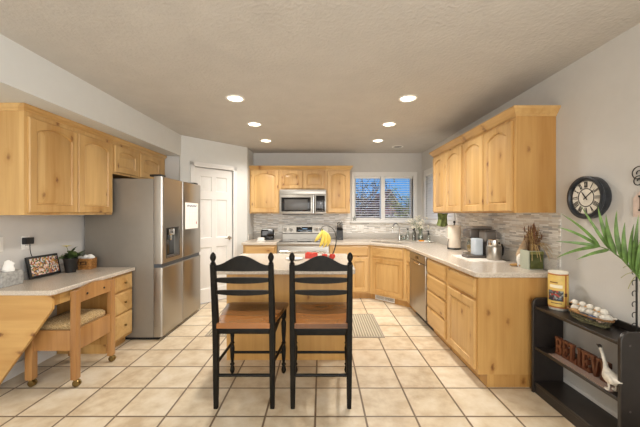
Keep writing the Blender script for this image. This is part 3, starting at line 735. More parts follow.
MB(do).box(XL+.002, -2.12, 3.02, DY1, 0, .0895).obj('toe_kick', M['pine_end'], t, 0)
MB(do).box(-2.11, -2.055, DY0+.05, 3.018, DZ-.13, DZ-.037).obj('apron', M['pine_end'], t, 0)
X = Matrix.Translation((-2.05-do[0], 3.02-do[1], 0)) @ Matrix.Rotation(FL, 4, 'Z')
for z0, z1 in ((.585, .745), (.36, .57), (.115, .345)):
    d = drawer_front(t, .018, .29, z0, z1, X=X)
    k = MB(); k.M = X; zz = (z0+z1)/2
    k.lathe([(.006, -.02), (.006, -.028), (.011, -.034), (.009, -.042), (.003, -.044)], (.154, 0, zz), 12, 'y'); k.obj('knob', M['brass'], d)

# desk chair on casters (open side and back toward the room)
t = thing('desk_chair', 'wooden desk chair on casters with a tan tweed cushion pushed up to the desk', 'chair', (-1.96, 2.66, 0)); 
cy = .208
for s in (-1, 1):
    MB().box(-.024, .022, s*cy-.026, s*cy+.026, .058, .765, .006).obj('back_post', M['chairwood'], t)
    MB().box(-.385, -.325, s*cy-.026, s*cy+.026, .058, .455, .006).obj('front_leg', M['chairwood'], t)
    MB().box(-.33, -.02, s*(cy-.004)-.012, s*(cy-.004)+.012, .285, .448, .004).obj('side_rail', M['chairwood'], t)
    for k in (.02, -.03):
        pass
MB().box(-.016, .014, -cy+.03, cy-.03, .285, .452, .004).obj('back_rail', M['chairwood'], t)
MB().box(-.372, -.345, -cy+.03, cy-.03, .285, .452, .004).obj('front_rail', M['chairwood'], t)
mb = MB(); rs = []
for i in range(15):
    u = -1+2*i/14; y = u*(cy-.022); k = math.cos(u*PI/2)
    rs.append([(-.014-.006*k, y, .662), (.014-.006*k, y, .662), (.014-.006*k, y, .762+.030*k), (-.014-.006*k, y, .762+.030*k)])
mb.rings(rs); tr = mb.obj('back_rest', M['chairwood'], t)
for y in (-.10, .10): MB().lathe([(.008, .010), (.009, .0145), (.005, .017)], (0, y, .715), 10, 'x').obj('screw_cap', M['iron'], tr)
mb = MB(); rs = []
def sq(a, b, z, n=6, r=.05): return [(-.185+p[0], p[1], z) for p in rrect(a, b, r, n)]
mb.rings([sq(.155, .185, .44), sq(.165, .195, .455), sq(.165, .195, .478), sq(.15, .18, .498), sq(.11, .14, .512, r=.045), sq(.05, .07, .518, r=.03)])
mb.obj('seat_cushion', patches('tan_tweed', ['#a68b5f', '#b79c6e', '#94784d', '#c2aa80', '#8a7350'], 220, .95), t)
for x in (0, -.355):
    for s in (-1, 1):
        mb = MB(); y = s*cy
        mb.lathe([(.018, .0595), (.018, .05), (.008, .045), (.008, .035)], (x, y, 0), 10)
        mb.lathe([(.012, -.016), (.026, -.013), (.028, -.004), (.020, 0)], (x+.01, y-.004, .028), 16, 'y').lathe([(.020, 0), (.028, .004), (.026, .013), (.012, .016)], (x+.01, y+.004, .028), 16, 'y')
        mb.obj('caster', M['brass'], t)

# ------------------------------------------------------------------ things on the desk
t = thing('tissue_box', 'grey marbled tissue box at the near left end of the desk', 'tissue box', (-2.532, 2.47, DZ+.0005), 0)
MB().box(-.055, .055, -.085, .085, 0, .115, .004).obj('box', plain('grey_marble_card', '#a3a29e', .6, noise=.28, nscale=40), t)
mb = MB()
rs = []
for k, (a, z, sx, sy) in enumerate(((0, .112, .05, .02), (.02, .135, .038, .03), (.03, .16, .03, .016), (.045, .185, .035, .008), (.05, .2, .015, .004))):
    rs.append([(a*.6+sx*math.cos(q)*(1+.25*math.sin(3*q+k)), sy*math.sin(q)+.006*math.sin(2*q+k), z+.008*math.sin(2*q)) for q in [2*PI*i/16 for i in range(16)]])
mb.rings(rs); mb.obj('tissue', M['paper'], t)

t = thing('photo_frame', 'black digital photo frame showing a colourful picture, leaning on the desk', 'photo frame', (-2.535, 2.82, DZ+.001), FL)
X = Matrix.Rotation(math.radians(-12), 4, 'X')
mb = MB(); mb.M = X; mb.box(-.158, .158, -.02, .0, .004, .198, .006).obj('casing', M['blackplastic'], t)
mb = MB(); mb.M = X; mb.box(-.138, .138, -.0225, -.0195, .025, .178).obj('screen', patches('photo_picture', ['#d9cbbb', '#a35a50', '#6d7a52', '#c79a66', '#5a5560', '#d7b8ac', '#7d5a44', '#c3c6c8', '#b98a4e'], 85, .25), t)
mb = MB(); mb.M = X; mb.box(-.06, .06, 0, .035, .004, .05, .004).obj('stand', M['blackplastic'], t)

t = thing('potted_plant', 'small potted plant with dark leaves and one pale yellow flower on the desk', 'plant', (-2.475, 3.035, DZ+.0005))
MB().lathe([(.042, 0), (.058, .12), (.062, .128), (.062, .138), (.054, .138), (.05, .12)], (0, 0, 0), 20).obj('pot', M['iron'], t)
MB().lathe([(.052, .118), (.01, .124)], (0, 0, 0), 14).obj('soil', M['soil'], t)
rnd = random.Random(3); mb = MB()
def leaf(mb, p, d, ln, wd, droop=.3, n=5):
    d = Vector(d).normalized(); side = d.cross(Vector((0, 0, 1)))
    if side.length < .01: side = Vector((1, 0, 0))
    side.normalize(); L_, R_, Cn = [], [], []
    for i in range(n+1):
        u = i/n; q = Vector(p)+d*ln*u+Vector((0, 0, -droop*ln*u*u)); ww = wd*math.sin(PI*(u*.92+.06))
        L_.append(q-side*ww+Vector((0, 0, .25*ww))); R_.append(q+side*ww+Vector((0, 0, .25*ww))); Cn.append(q)
    V = L_+Cn+R_; m = n+1; Fc = []
    for i in range(n): Fc += [[i, i+1, m+i+1, m+i], [m+i, m+i+1, 2*m+i+1, 2*m+i]]
    mb.add(V, Fc)
for i in range(46):
    a = rnd.uniform(0, 2*PI); e = rnd.uniform(.1, 1.0)
    leaf(mb, (rnd.uniform(-.03, .03), rnd.uniform(-.03, .03), .142), (math.cos(a)*.5, math.sin(a)*1.4, e+.25), rnd.uniform(.09, .2)*(1 if math.cos(a) > -.3 else .4), rnd.uniform(.018, .032), .35)
mb.obj('foliage', M['darkleaf'], t)
MB().tube(bez((0, 0, .12), (.02, -.05, .22), (.01, -.06, .255), 6), .0022, 6).obj('stem', M['darkleaf'], t)
mb = MB(); 
for i in range(7):
    a = 2*PI*i/7; leaf(mb, (.01, -.06, .255), (math.cos(a), math.sin(a), .5), .05, .014, .2, 4)
mb.ball((.01, -.06, .263), .01, 10); mb.obj('flower', plain('pale_yellow_petal', '#e6d99a', .6), t)

t = thing('wicker_basket', 'small brown wicker basket of white tissue at the far end of the desk', 'basket', (-2.455, 3.225, DZ+.0005), .1)
mb = MB()
nz = 9
for k in range(nz):
    z = .006+k*.0125; g = 1+.06*k/nz
    mb.tube([(p[0]*g, p[1]*g, z+.003*math.sin(i*2.4+k*PI)) for i, p in enumerate(rrect(.062, .055, .02, 4))], .0062, 6, closed=True)
mb.box(-.056, .056, -.049, .049, .0, .006); mb.obj('weave', plain('wicker', '#a4723a', .6, noise=.35, nscale=60), t)
MB().prism(rect(-.03, .03, .05, .085), 'y', -.0665, -.0605, [rect(-.02, .02, .058, .078)]).obj('handle_slot', plain('dark_wicker', '#4a2f18', .7), t)
mb = MB()
for i in range(7): mb.ball((rnd.uniform(-.04, .04), rnd.uniform(-.03, .03), .105+rnd.uniform(0, .03)), (.03, .025, .022), 10)
mb.obj('tissue', M['paper'], t)

# outlet with plug + switch on the left wall
def plate(loc, rz, label, kind='outlet', wd=.075, h=.118, n=1, pcs='#e4e2dc'):
    t = thing('wall_'+kind, label, kind, loc, rz)
    MB().box(-wd/2, wd/2, -.006, -.0005, -h/2, h/2, .002).obj('cover_plate', M['white'], t)
    for i in range(n):
        x = (i-(n-1)/2)*.046
        if kind == 'switch': MB().box(x-.014, x+.014, -.011, -.0055, -.03, .03, .002).obj('rocker', M['paper'], t)
        else:
            for s in (-1, 1):
                s_ = MB().box(x-.016, x+.016, -.0085, -.0055, s*.026-.016, s*.026+.016, .003).obj('socket', M['paper'], t)
                MB().box(x-.008, x-.005, -.0092, -.0084, s*.026-.006, s*.026+.006).box(x+.005, x+.008, -.0092, -.0084, s*.026-.006, s*.026+.006).obj('slot', M['iron'], s_)
    return t
plate((XL, 2.70, 1.125), FL, 'white wall outlet above the desk with a black charger in it')
plate((XL, 2.47, 1.13), FL, 'white light switch on the left wall above the tissue box', 'switch')
t = thing('power_adapter', 'black power adapter plugged into the wall above the desk, with its cord', 'charger', (XL, 2.69, 1.14), FL)
MB().box(-.035, .04, -.052, -.0095, -.028, .03, .006).obj('adapter', M['blackplastic'], t)
MB().tube(bez((.02, -.03, -.028), (.0, -.05, -.12), (.05, -.03, -.155), 8), .003, 6).obj('cord', M['blackplastic'], t)
yb = YB-.008
plate((-.765, yb, 1.115), 0, 'white outlet on the back mosaic wall between toaster and range')
plate((.735, yb, 1.11), 0, 'white double switch plate on the back mosaic wall under the window', 'switch', .13, .118, 2)
plate((XR-.008, 3.17, 1.125), FR, 'white outlet on the right mosaic wall behind the coffee machines')

# ------------------------------------------------------------------ back counter
CT = .9145
t = thing('toaster', 'black and chrome toaster on the worktop left of the range', 'toaster', (-.945, 5.44, CT), .1)
MB().box(-.115, .115, -.075, .075, .012, .185, .03, 4).obj('shell', M['blackglass'], t)
MB().box(-.11, .11, -.07, .07, 0, .0118).obj('base', M['blackplastic'], t)
MB().box(-.085, .085, -.035, -.015, .183, .187).box(-.085, .085, .015, .035, .183, .187).obj('slot', M['chrome'], t)
MB().box(.113, .128, -.012, .012, .09, .11, .003).obj('lever', M['chrome'], t)
mb = MB(); mb.box(-.075, .06, -.045, .045, 0, .012, .004).box(-.062, .048, -.034, .034, .0125, .062, .012, 3)
solo('butter_dish', mb, M['white'], 'small white covered dish in front of the toaster', 'dish', (-1.0, 5.16, CT))
t = thing('knife_block', 'black knife block with knives standing right of the range', 'knife block', (.335, 5.46, CT), 0)
mb = MB().prism([(-.06, 0), (.08, 0), (.08, .215), (-.035, .165)], 'x', -.055, .055); mb.obj('block', M['blackplastic'], t)
MB().box(-.02, .02, -.0605, -.0585, .025, .035).obj('badge', M['greyplastic'], t)
for i in range(4):
    for j in range(2):
        x = -.038+i*.025; y = -.005+j*.045; z = .178+j*.02
        mb = MB(); mb.box(x-.007, x+.007, y-.009, y+.009, z+.004, z+.085+.012*(i % 2)+.02*j, .004); k = mb.obj('knife_handle', M['blackplastic'], t)
        MB().box(x-.0075, x+.0075, y-.0095, y+.0095, z+.088+.012*(i % 2)+.02*j, z+.094+.012*(i % 2)+.02*j, .002).obj('steel_cap', M['chrome'], k)

# banana stand and fruit on the island
bx, by = .10, 3.27
t = thing('banana_hanger', 'black wire banana hanger standing on the island', 'fruit stand', (bx, by, CT))
mb = MB()
for s in (-1, 1):
    pts = [(.015, s*.05, .008)]+bez((.02, s*.045, .02), (.10, s*.03, .20), (.03, s*.006, .30), 8)+bez((.0, s*.004, .325), (-.04, 0, .345), (-.085, 0, .325), 5)
    mb.tube(pts, .0035, 6)
mb.obj('arm', M['iron'], t)
MB().tube([(-.085, 0, .326), (-.092, 0, .31), (-.085, 0, .297), (-.075, 0, .303)], .004, 6).obj('hook', M['iron'], t)
MB().tube([(-.04+.075*math.cos(a), .065*math.sin(a), .005) for a in [2*PI*i/24 for i in range(24)]], .0045, 6, closed=True).obj('base_ring', M['iron'], t)
t = thing('banana_bunch', 'bunch of ripe yellow bananas hanging over the island', 'bananas', (bx-.087, by, CT+.296))
yel = plain('banana_skin', '#e2c95c', .5, noise=.12, nscale=18)
fingers = (((-.02, -.03, -.07), (-.08, -.028, -.125)), ((.035, -.034, -.09), (-.03, -.040, -.185)), ((.075, -.022, -.09), (.008, -.030, -.195)), ((.115, .0, -.08), (.048, -.004, -.185)), ((.06, .03, -.08), (.02, .03, -.18)))
for c_, e_ in fingers:
    MB().tube(bez((0, 0, -.008), c_, e_, 9), [.006, .009, .014, .018, .020, .0205, .0195, .017, .011, .004], 8).obj('banana', yel, t, 60)
MB().lathe([(.006, .0), (.010, -.006), (.011, -.02), (.006, -.028)], (0, 0, 0), 10).obj('stem', plain('banana_stem', '#8a8a3a', .6), t)
red = plain('red_card', '#c43a2c', .5, noise=.12)
t = thing('fruit_box', 'red carton of berries on the island behind the right stool', 'box', (-.10, 3.22, CT))
MB().prism(rect(-.065, .065, -.045, .045), 'z', 0, .05, [rect(-.06, .06, -.04, .04)]).box(-.06, .06, -.04, .04, .0, .004).obj('carton', red, t, 0)
mb = MB()
for i in range(20): mb.ball((rnd.uniform(-.048, .048), rnd.uniform(-.03, .03), rnd.uniform(.035, .052)), .012, 8)
o = mb.obj('berries', plain('berry_red', '#d8432f', .35), t); o['kind'] = 'stuff'
solo('serving_plate', MB().lathe([(.05, 0), (.055, .004), (.085, .012), (.084, .015), (.05, .007), (.002, .006)], (0, 0, 0), 28), M['white'], 'white plate on the island left of the red carton', 'plate', (-.27, 3.1, CT))
ap = MB().lathe([(.004, .048), (.012, .054), (.024, .052), (.031, .036), (.03, .02), (.02, .004), (.008, .0)], (0, 0, 0), 16)
a1 = thing('apple', 'red round fruit on the island between the red carton and the banana hanger', 'fruit', (.035, 3.12, CT), 0, 'red fruit on the island')
ap.obj('flesh', plain('apple_red', '#b8352a', .3, noise=.2), a1); MB().tube([(0, 0, .047), (.004, 0, .062)], .0015, 5).obj('stalk', M['soil'], a1)
dup(a1, (.115, 3.13, CT), 'red round fruit on the island in front of the banana hanger')

# ------------------------------------------------------------------ sink corner
t = thing('flower_vase', 'glass vase of pale dried flowers in the corner behind the sink', 'vase', (1.70, 5.24, CT))
MB().lathe([(.04, .0), (.045, .02), (.045, .09), (.028, .15), (.026, .21), (.034, .225), (.03, .222), (.022, .205), (.024, .15), (.04, .09), (.04, .02), (.0, .008)], (0, 0, 0), 18).obj('vase', M['clear'], t)
rnd = random.Random(11); mb = MB(); fl = MB(); lf = MB()
for i in range(26):
    a = rnd.uniform(0, 2*PI); r = rnd.uniform(.05, .26); z = rnd.uniform(.24, .42)-.25*max(0, r-.18)
    e = Vector((r*math.cos(a)*(1.0 if math.cos(a) < 0 else .45), r*math.sin(a)*(.9 if math.sin(a) < 0 else .8), z))
    pts = bez((0, 0, .02), (0, 0, .24), e, 6); mb.tube(pts, .0015, 4)
    for k in range(6):
        q = e+Vector((rnd.uniform(-.03, .03), rnd.uniform(-.03, .03), rnd.uniform(-.03, .03))); fl.ball(q, rnd.uniform(.006, .013), 6)
    for k in range(3):
        u = rnd.uniform(.5, .95); q = Vector(pts[int(u*6)]); leaf(lf, q, (rnd.uniform(-1, 1), rnd.uniform(-1, 1), rnd.uniform(-.2, .8)), .06, .008, .3, 4)
mb.obj('stems', plain('pale_stem', '#8f9a72', .7), t); o = fl.obj('blossoms', plain('cream_blossom', '#e2dccb', .8), t); lf.obj('leaves', plain('sage_leaf', '#a3ab8a', .7), t)
t = thing('soap_tray', 'round white tray beside the sink holding soap bottles', 'tray', (1.70, 5.02, CT))
MB().lathe([(.12, 0), (.135, .012), (.132, .016), (.118, .006), (.001, .005)], (0, 0, 0), 28).obj('dish', M['white'], t)
t = thing('soap_dispenser', 'clear soap dispenser with a black pump at the right end of the tray', 'soap dispenser', (1.745, 4.98, CT+.0065))
MB().lathe([(.024, 0), (.028, .01), (.028, .09), (.014, .11), (.014, .118)], (0, 0, 0), 16).obj('bottle', M['clear'], t)
MB().lathe([(.016, .118), (.016, .135), (.006, .138), (.006, .165), (.01, .167), (.01, .178)], (0, 0, 0), 12).tube([(0, 0, .172), (-.035, -.01, .17)], .005, 6).obj('pump', M['blackplastic'], t)
solo('scrub_sponge', MB().box(-.045, .03, -.025, .025, 0, .026, .006), plain('orange_sponge', '#e0942e', .9), 'orange sponge lying on the white tray by the sink', 'sponge', (1.64, 5.0, CT+.0065), .4)
def bottle(loc, h, r, mt, label, cap=True):
    t = thing('glass_bottle', label, 'bottle', loc, 0, 'bottles behind the sink')
    MB().lathe([(r*.9, 0), (r, .008), (r, h*.6), (r*.4, h*.78), (r*.4, h*.86)], (0, 0, 0), 14).obj('bottle', mt, t)
    MB().lathe([(r*.5, h*.86), (r*.5, h*.97), (r*.3, h)], (0, 0, 0), 10).tube([(0, 0, h*.98), (-r*1.1, -.003, h*.97)], .005, 6).obj('pump', M['blackplastic'], t)
bottle((1.50, 5.30, CT), .21, .026, M['clear'], 'clear pump bottle behind the sink, leftmost of the three')
bottle((1.59, 5.27, CT), .20, .026, M['clear'], 'clear pump bottle behind the sink, middle of the three')
bottle((1.645, 5.40, CT), .22, .026, M['greyplastic'], 'dark pump bottle behind the sink just left of the vase')
gl = MB().lathe([(.026, 0), (.032, .085), (.030, .085), (.024, .006), (.001, .006)], (0, 0, 0), 16)
places = [(1.385, 5.39), (1.455, 5.37), (1.42, 5.47)]
words = ['leftmost clear glass tumbler behind the faucet', 'clear glass tumbler behind the faucet nearest the pump bottles', 'clear glass tumbler farthest back against the wall behind the faucet']
g0 = None
for (x, y), l in zip(places, words):
    if g0 is None: g0 = solo('glass_tumbler', gl, M['clear'], l, 'glass', (x, y, CT), 0, 'tumblers behind the sink')
    else: dup(g0, (x, y, CT), l)
# star ornament on the sill
mb = MB(); P = []
for i in range(10):
    r = .055 if i % 2 == 0 else .022; P.append((r*math.sin(2*PI*i/10), .05+r*math.cos(2*PI*i/10)))
mb.prism(P[::-1], 'y', -.006, .006); solo('star_ornament', mb, plain('grey_star', '#8e918c', .5), 'small grey star ornament standing on the left end of the window sill', 'ornament', (.622, YB-.03, 1.2355))

# ------------------------------------------------------------------ right counter
t = thing('paper_towel_holder', 'standing paper towel roll on a dark base along the right counter', 'paper towels', (1.745, 4.02, CT))
MB().lathe([(.085, 0), (.085, .01), (.078, .018), (.01, .02)], (0, 0, 0), 24).obj('base', M['iron'], t)
MB().lathe([(.02, .022), (.078, .022), (.08, .03), (.08, .305), (.078, .31), (.02, .31)], (0, 0, 0), 28).obj('paper_roll', plain('paper_towel', '#e4d9c9', .95, bump=.2, bscale=150), t)
MB().lathe([(.007, .02), (.007, .34), (.015, .345), (.015, .36), (.004, .37)], (0, 0, 0), 12).obj('rod', M['iron'], t)
MB().tube([(-.085, .0, .012), (-.092, -.02, .06), (-.09, -.035, .13), (-.084, -.04, .135)], .004, 6).obj('tension_arm', M['iron'], t)
t = thing('hand_towel', 'green cloth towel hanging below the far wall cabinet', 'towel', (1.655, 4.17, 1.385))
mb = MB(); rs = []
for i in range(10):
    z = -.002-.165*i/9; row = []
    for j in range(17):
        u = -1+2*j/16; x = u*.075*(1-.15*math.sin(i/9*PI)); row.append((x, .02*math.sin(u*7+i*.25)+.006*math.sin(i), z-.02*(1-abs(u))*(i/9)))
    rs.append(row+[(p[0], p[1]+.006, p[2]) for p in row[::-1]])
mb.rings(rs); mb.obj('cloth', plain('olive_green_cloth', '#74804c', .95, noise=.35, nscale=30), t)
MB().box(-.02, .02, -.005, .012, -.008, -.0005).obj('clip', M['white'], t)
solo('counter_mat', MB().prism(rrect(.17, .24, .03), 'z', 0, .006), plain('white_mat', '#e6e0d6', .6), 'thin white mat under the coffee machines on the right counter', 'mat', (1.615, 3.18, CT), 0)
mz = CT+.0065
# drip coffee maker (farther)
t = thing('coffee_maker', 'grey-topped drip coffee maker with a glass carafe, the farther of the two machines', 'coffee maker', (1.742, 3.415, mz), FR)
MB().box(-.08, .08, -.13, .12, 0, .022, .008).obj('base', M['steel_x'], t)
MB().box(-.075, .075, .03, .115, .0225, .185, .012).obj('water_tank', M['greyplastic'], t)
MB().box(-.08, .08, -.13, .12, .186, .29, .022, 3).obj('brew_head', plain('smoky_plastic', '#57504a', .18), t)
MB().box(-.078, .078, -.10, .118, .2905, .318, .010).obj('lid', plain('taupe_lid', '#7c736a', .3), t)
MB().lathe([(.045, .0235), (.062, .06), (.064, .11), (.05, .16), (.052, .17), (.047, .168), (.046, .16), (.06, .11), (.058, .06), (.001, .028)], (0, -.055, 0), 20).obj('carafe', M['clear'], t)
MB().lathe([(.04, .029), (.057, .06), (.058, .11), (.001, .111)], (0, -.055, 0), 18).obj('tea', plain('amber_tea', '#cf9d48', .3), t)
# pod machine (nearer) with silver jug
t = thing('espresso_machine', 'grey coffee machine with a pale blue front tank, the nearer of the two machines', 'coffee maker', (1.705, 3.225, mz), FR)
MB().box(-.07, .07, -.20, .13, 0, .026, .010, 3).obj('drip_tray', M['greyplastic'], t)
MB().box(-.05, .05, -.11, -.025, .0265, .20, .014, 3).obj('front_tank', plain('pale_blue_tank', '#b9c3cc', .25), t)
MB().box(-.065, .065, .0, .12, .0265, .165, .012, 3).obj('column', M['greyplastic'], t)
MB().box(-.065, .065, -.018, .105, .160, .275, .022, 4).obj('brew_head', plain('warm_grey_shell', '#6b645d', .3), t)
MB().box(-.06, .06, -.012, .1, .2755, .288, .006).obj('lid', M['greyplastic'], t)
t = thing('milk_frother', 'brushed steel milk frother jug with a black handle before the nearer coffee machine', 'frother', (1.725, 3.06, mz), .3)
MB().lathe([(.064, 0), (.068, .006), (.068, .125), (.064, .135)], (0, 0, 0), 26).obj('jug', M['steel'], t)
MB().lathe([(.060, .1355), (.062, .14), (.058, .195), (.05, .203), (.001, .205)], (0, 0, 0), 24).obj('lid', M['chrome'], t)
MB().tube([(.062, -.0, .13), (.09, -.005, .145), (.105, -.005, .11), (.10, -.005, .05), (.07, 0, .02)], .012, 8).obj('handle', M['blackplastic'], t)
MB().ball((0, -.062, .168), .009, 8).obj('button', M['blackplastic'], t)

# planter box with dried grasses and a gnome
bx, by = 1.782, 2.60
t = thing('planter_box', 'pale green and dark green square planter of dried grasses at the counter end', 'planter', (bx, by, CT), 0)
mb = MB(); mb.prism(rect(-.06, .06, -.055, .055), 'z', 0, .155, [rect(-.052, .052, -.047, .047)]).box(-.052, .052, -.047, .047, 0, .01); mb.obj('box', plain('pale_sage_paint', '#a9ad9b', .6), t, 0)
fp = MB().box(-.052, .060, -.060, -.0553, .006, .150, .001).obj('front_panel', plain('dark_green_glaze', '#33371f', .25, noise=.2), t)
fg = MB(); cx_, cz_ = .004, .062
cor = [(-.048, .01), (.056, .01), (.056, .122), (-.048, .122)]
for i in range(4):
    a, b = cor[i], cor[(i+1) % 4]
    fg.add([(a[0], -.0605, a[1]), (b[0], -.0605, b[1]), (cx_, -.071, cz_)], [[0, 1, 2]])
fg.obj('facets', plain('olive_facet', '#4d5229', .22, noise=.3), fp, 0)
MB().box(-.052, .06, -.064, -.0603, .126, .150, .002).obj('rim', plain('olive_rim', '#6f7138', .4), fp)
MB().box(-.0515, .0515, -.0465, .0465, .13, .142).obj('soil', M['soil'], t)
rnd = random.Random(5); g1, g2, g3 = MB(), MB(), MB()
for i in range(110):
    a = rnd.uniform(0, 2*PI); r = rnd.uniform(.02, .15); hh = rnd.uniform(.13, .27)
    b0 = (rnd.uniform(-.008, .044), rnd.uniform(-.04, .04), .141); e = Vector((b0[0]+r*math.cos(a)*.8, b0[1]+r*math.sin(a)*.7, .137+hh-r*.5))
    e.x = max(-.035, min(e.x, .085))
    mid = (b0[0]*1.2, b0[1]*1.2, .137+hh*.8)
    [g1, g2][i % 2].tube(bez(b0, mid, e, 5), [.0022, .002, .002, .0018, .0014, .0008], 4)
    if i % 5 == 0:
        q = Vector(mid)*.35+e*.65; g3.ball(q, (.0045, .0045, .026), 7)
for i in range(9):                                     # long drooping blades
    a = rnd.uniform(-2.6, .4); e = Vector((min(.085, .17*math.cos(a)), .17*math.sin(a)-.02, .137+rnd.uniform(-.06, .08)))
    g1.tube(bez((0, 0, .137), (.5*e.x, .5*e.y, .30), e, 7), .0016, 4)
g1.obj('straw_grass', plain('straw', '#b79a66', .9, noise=.2), t); g2.obj('brown_grass', plain('rust_grass', '#6b4a30', .9, noise=.3), t); g3.obj('seed_heads', plain('rust_seed', '#6f4a33', .9, noise=.3), t)
t = thing('gnome_figurine', 'cloth gnome with a tall beige hat standing behind the planter box', 'figurine', (1.795, 2.727, CT), .1)
mb = MB(); rs = []
for r, z, dx_ in ((.045, 0, 0), (.055, .03, 0), (.05, .07, 0), (.035, .10, .0)): rs.append([(dx_+r*math.cos(a), r*math.sin(a), z) for a in [2*PI*i/16 for i in range(16)]])
mb.rings(rs).obj('body', plain('grey_felt', '#8d8578', .95), t)
mb = MB(); rs = []
for r, z, dx_ in ((.058, .088, 0), (.056, .105, .002), (.042, .16, .012), (.026, .225, .032), (.013, .285, .05), (.004, .32, .062)): rs.append([(dx_+r*math.cos(a), r*math.sin(a), z) for a in [2*PI*i/16 for i in range(16)]])
mb.rings(rs).obj('hat', plain('beige_felt', '#b9a184', .95, noise=.15, nscale=60), t)
mb = MB(); mb.ball((-.045, -.03, .06), (.036, .032, .055), 14).ball((-.055, -.035, .02), (.026, .02, .03), 10); mb.obj('beard', plain('white_wool', '#ddd9d0', 1, noise=.08, bump=.6, bscale=90), t)
MB().ball((-.035, -.06, .092), .014, 10).obj('nose', plain('skin_felt', '#d3a583', .8), t)
mb = MB(); mb.ball((-.05, -.06, .014), (.035, .02, .013), 10).ball((.02, -.07, .014), (.03, .02, .013), 10); mb.obj('boots', plain('tan_boot', '#9b6f3c', .8), t)
tag(MB().ball((0, 0, .012), (.055, .022, .012), 14).obj('wooden_bird', plain('tan_wood', '#a9824a', .7), None, 40, (1.725, 2.72, CT)), 'small tan wooden piece lying at the counter end left of the planter', 'ornament')

# ------------------------------------------------------------------ black shelf on the right
SX, SY0, SY1 = 1.632, 1.67, 2.385
t = thing('bookshelf', 'low black open shelf against the right wall at the end of the cabinets', 'shelf', (1.76, 2.03, 0)); so = (1.76, 2.03, 0)
SXR = XR-.018
def end_panel(y0, y1):
    r = .05; P = [(SXR, 0), (SXR, .73), (SX+r, .73)]+[(SX+r-r*math.sin(a), .73-r+r*math.cos(a)) for a in [PI/2*i/6 for i in range(1, 7)]]+[(SX, 0)]
    o = MB(so).prism(P, 'y', y0, y1).obj('end_panel', M['shelf'], t); bevel_mod(o, .004); return o
end_panel(SY0, SY0+.022); end_panel(SY1-.022, SY1)
for z in (.67, .357): 
    o = MB(so).box(SX+.012, SXR, SY0+.0225, SY1-.0225, z-.02, z).obj('shelf_board', M['shelf'], t); bevel_mod(o, .003)
o = MB(so).box(SX+.012, SXR, SY0+.0225, SY1-.0225, .065, .088).obj('shelf_board', M['shelf'], t); bevel_mod(o, .003)
MB(so).box(SX+.016, SX+.034, SY0+.0225, SY1-.0225, 0, .0645).obj('kick_board', M['shelf'], t)
MB(so).box(SXR-.015, SXR, SY0+.0225, SY1-.0225, .6705, .715).obj('back_lip', M['shelf'], t)
for z in (.66, .3): MB(so).lathe([(.006, SY0-.0012), (.006, SY0-.0002)], (SX+.05, 0, z), 10, 'y').obj('screw_cap', M['greyplastic'], t)
SZ = .6705
# tin
t = thing('storage_tin', 'tall tin with a yellow and orange printed label on the black shelf', 'tin', (1.765, 2.285, SZ), 0)
tz = .28; tr_ = .0605
MB().lathe([(.055, 0), (.058, .004), (.058, .014), (tr_, .016), (tr_, tz-.012), (.059, tz-.011)], (0, 0, 0), 32).obj('can', plain('white_tin', '#d8d4c8', .35, .2), t)
MB().lathe([(.062, tz-.0105), (.062, tz), (.058, tz+.001), (.056, tz-.006), (.001, tz-.006)], (0, 0, 0), 32).obj('lid', plain('cream_lid', '#e4dfd0', .35), t)
def wrap(name, a0, a1, z0, z1, rad, m, parent):
    mb = MB(); n = 14
    ang = [math.radians(a0+(a1-a0)*i/n) for i in range(n+1)]
    mb.rings([[((rad+q)*math.cos(a), (rad+q)*math.sin(a), z) for q, z in ((-.001, z0), (0, z0), (0, z1), (-.001, z1))] for a in ang])
    return mb.obj(name, m, parent, 60)
oc = plain('orange_label', '#b06c30', .45, noise=.1); yc = plain('yellow_label', '#dabb68', .45, noise=.08, nscale=30)
lb = wrap('label', -235, -30, .018, tz-.014, tr_+.0012, oc, t)
wrap('label_ground', -212, -88, .030, tz-.024, tr_+.0022, yc, lb)
wrap('label_ground', -76, -34, .030, tz-.024, tr_+.0022, yc, lb)
wrap('label_picture', -190, -98, .07, .145, tr_+.0032, patches('dark_picture', ['#3b4a5e', '#5d6b78', '#a23b32', '#2b3038', '#8c8f8a', '#4a4038'], 75, .5), lb)
wrap('label_plate', -178, -104, .165, .187, tr_+.0032, plain('cream_plate', '#e9e0c6', .5), lb)
wrap('label_scroll', -176, -130, .2, .208, tr_+.0032, plain('brown_scroll', '#7c4a22', .5), lb)
wrap('label_scroll', -170, -106, .05, .056, tr_+.0032, plain('brown_scroll_dark', '#6b4a2a', .5), lb)
wrap('label_badge', -92, -72, .105, .13, tr_+.0036, plain('dark_badge', '#5a3a22', .5), lb)
# oval wire basket with white birds and stones
t = thing('wire_basket', 'long low wire and twig basket of white birds on the shelf top', 'basket', (1.76, 2.015, SZ), 0)
mb = MB(); rnd = random.Random(9); A_, B_ = .066, .155
def oval(k, z, ph=0): return [(A_*k*math.cos(a), B_*k*math.sin(a), z+.003*math.sin(5*a+ph)) for a in [2*PI*i/32 for i in range(32)]]
for k, z in ((.78, .004), (.86, .018), (.93, .033), (1.0, .05)): mb.tube(oval(k, z, z*300), .0032, 5, closed=True)
for i in range(32):
    a = 2*PI*i/32; mb.tube([(A_*.78*math.cos(a), B_*.78*math.sin(a), .004), (A_*1.0*math.cos(a+.06), B_*1.0*math.sin(a+.06), .05)], .002, 4)
for i in range(9): mb.tube([(-.045, -.1+i*.025, .004), (.045, -.1+i*.025, .004)], .002, 4)
mb.obj('wire_body', plain('mossy_wire', '#55503a', .8, noise=.4, nscale=50), t)
mb = MB()
for j in range(3): mb.tube([(A_*1.02*math.cos(a)+.003*math.sin(3*a+j*2), B_*1.02*math.sin(a), .054+.004*math.sin(4*a+j*2.1)) for a in [2*PI*i/40 for i in range(40)]], .0035, 5, closed=True)
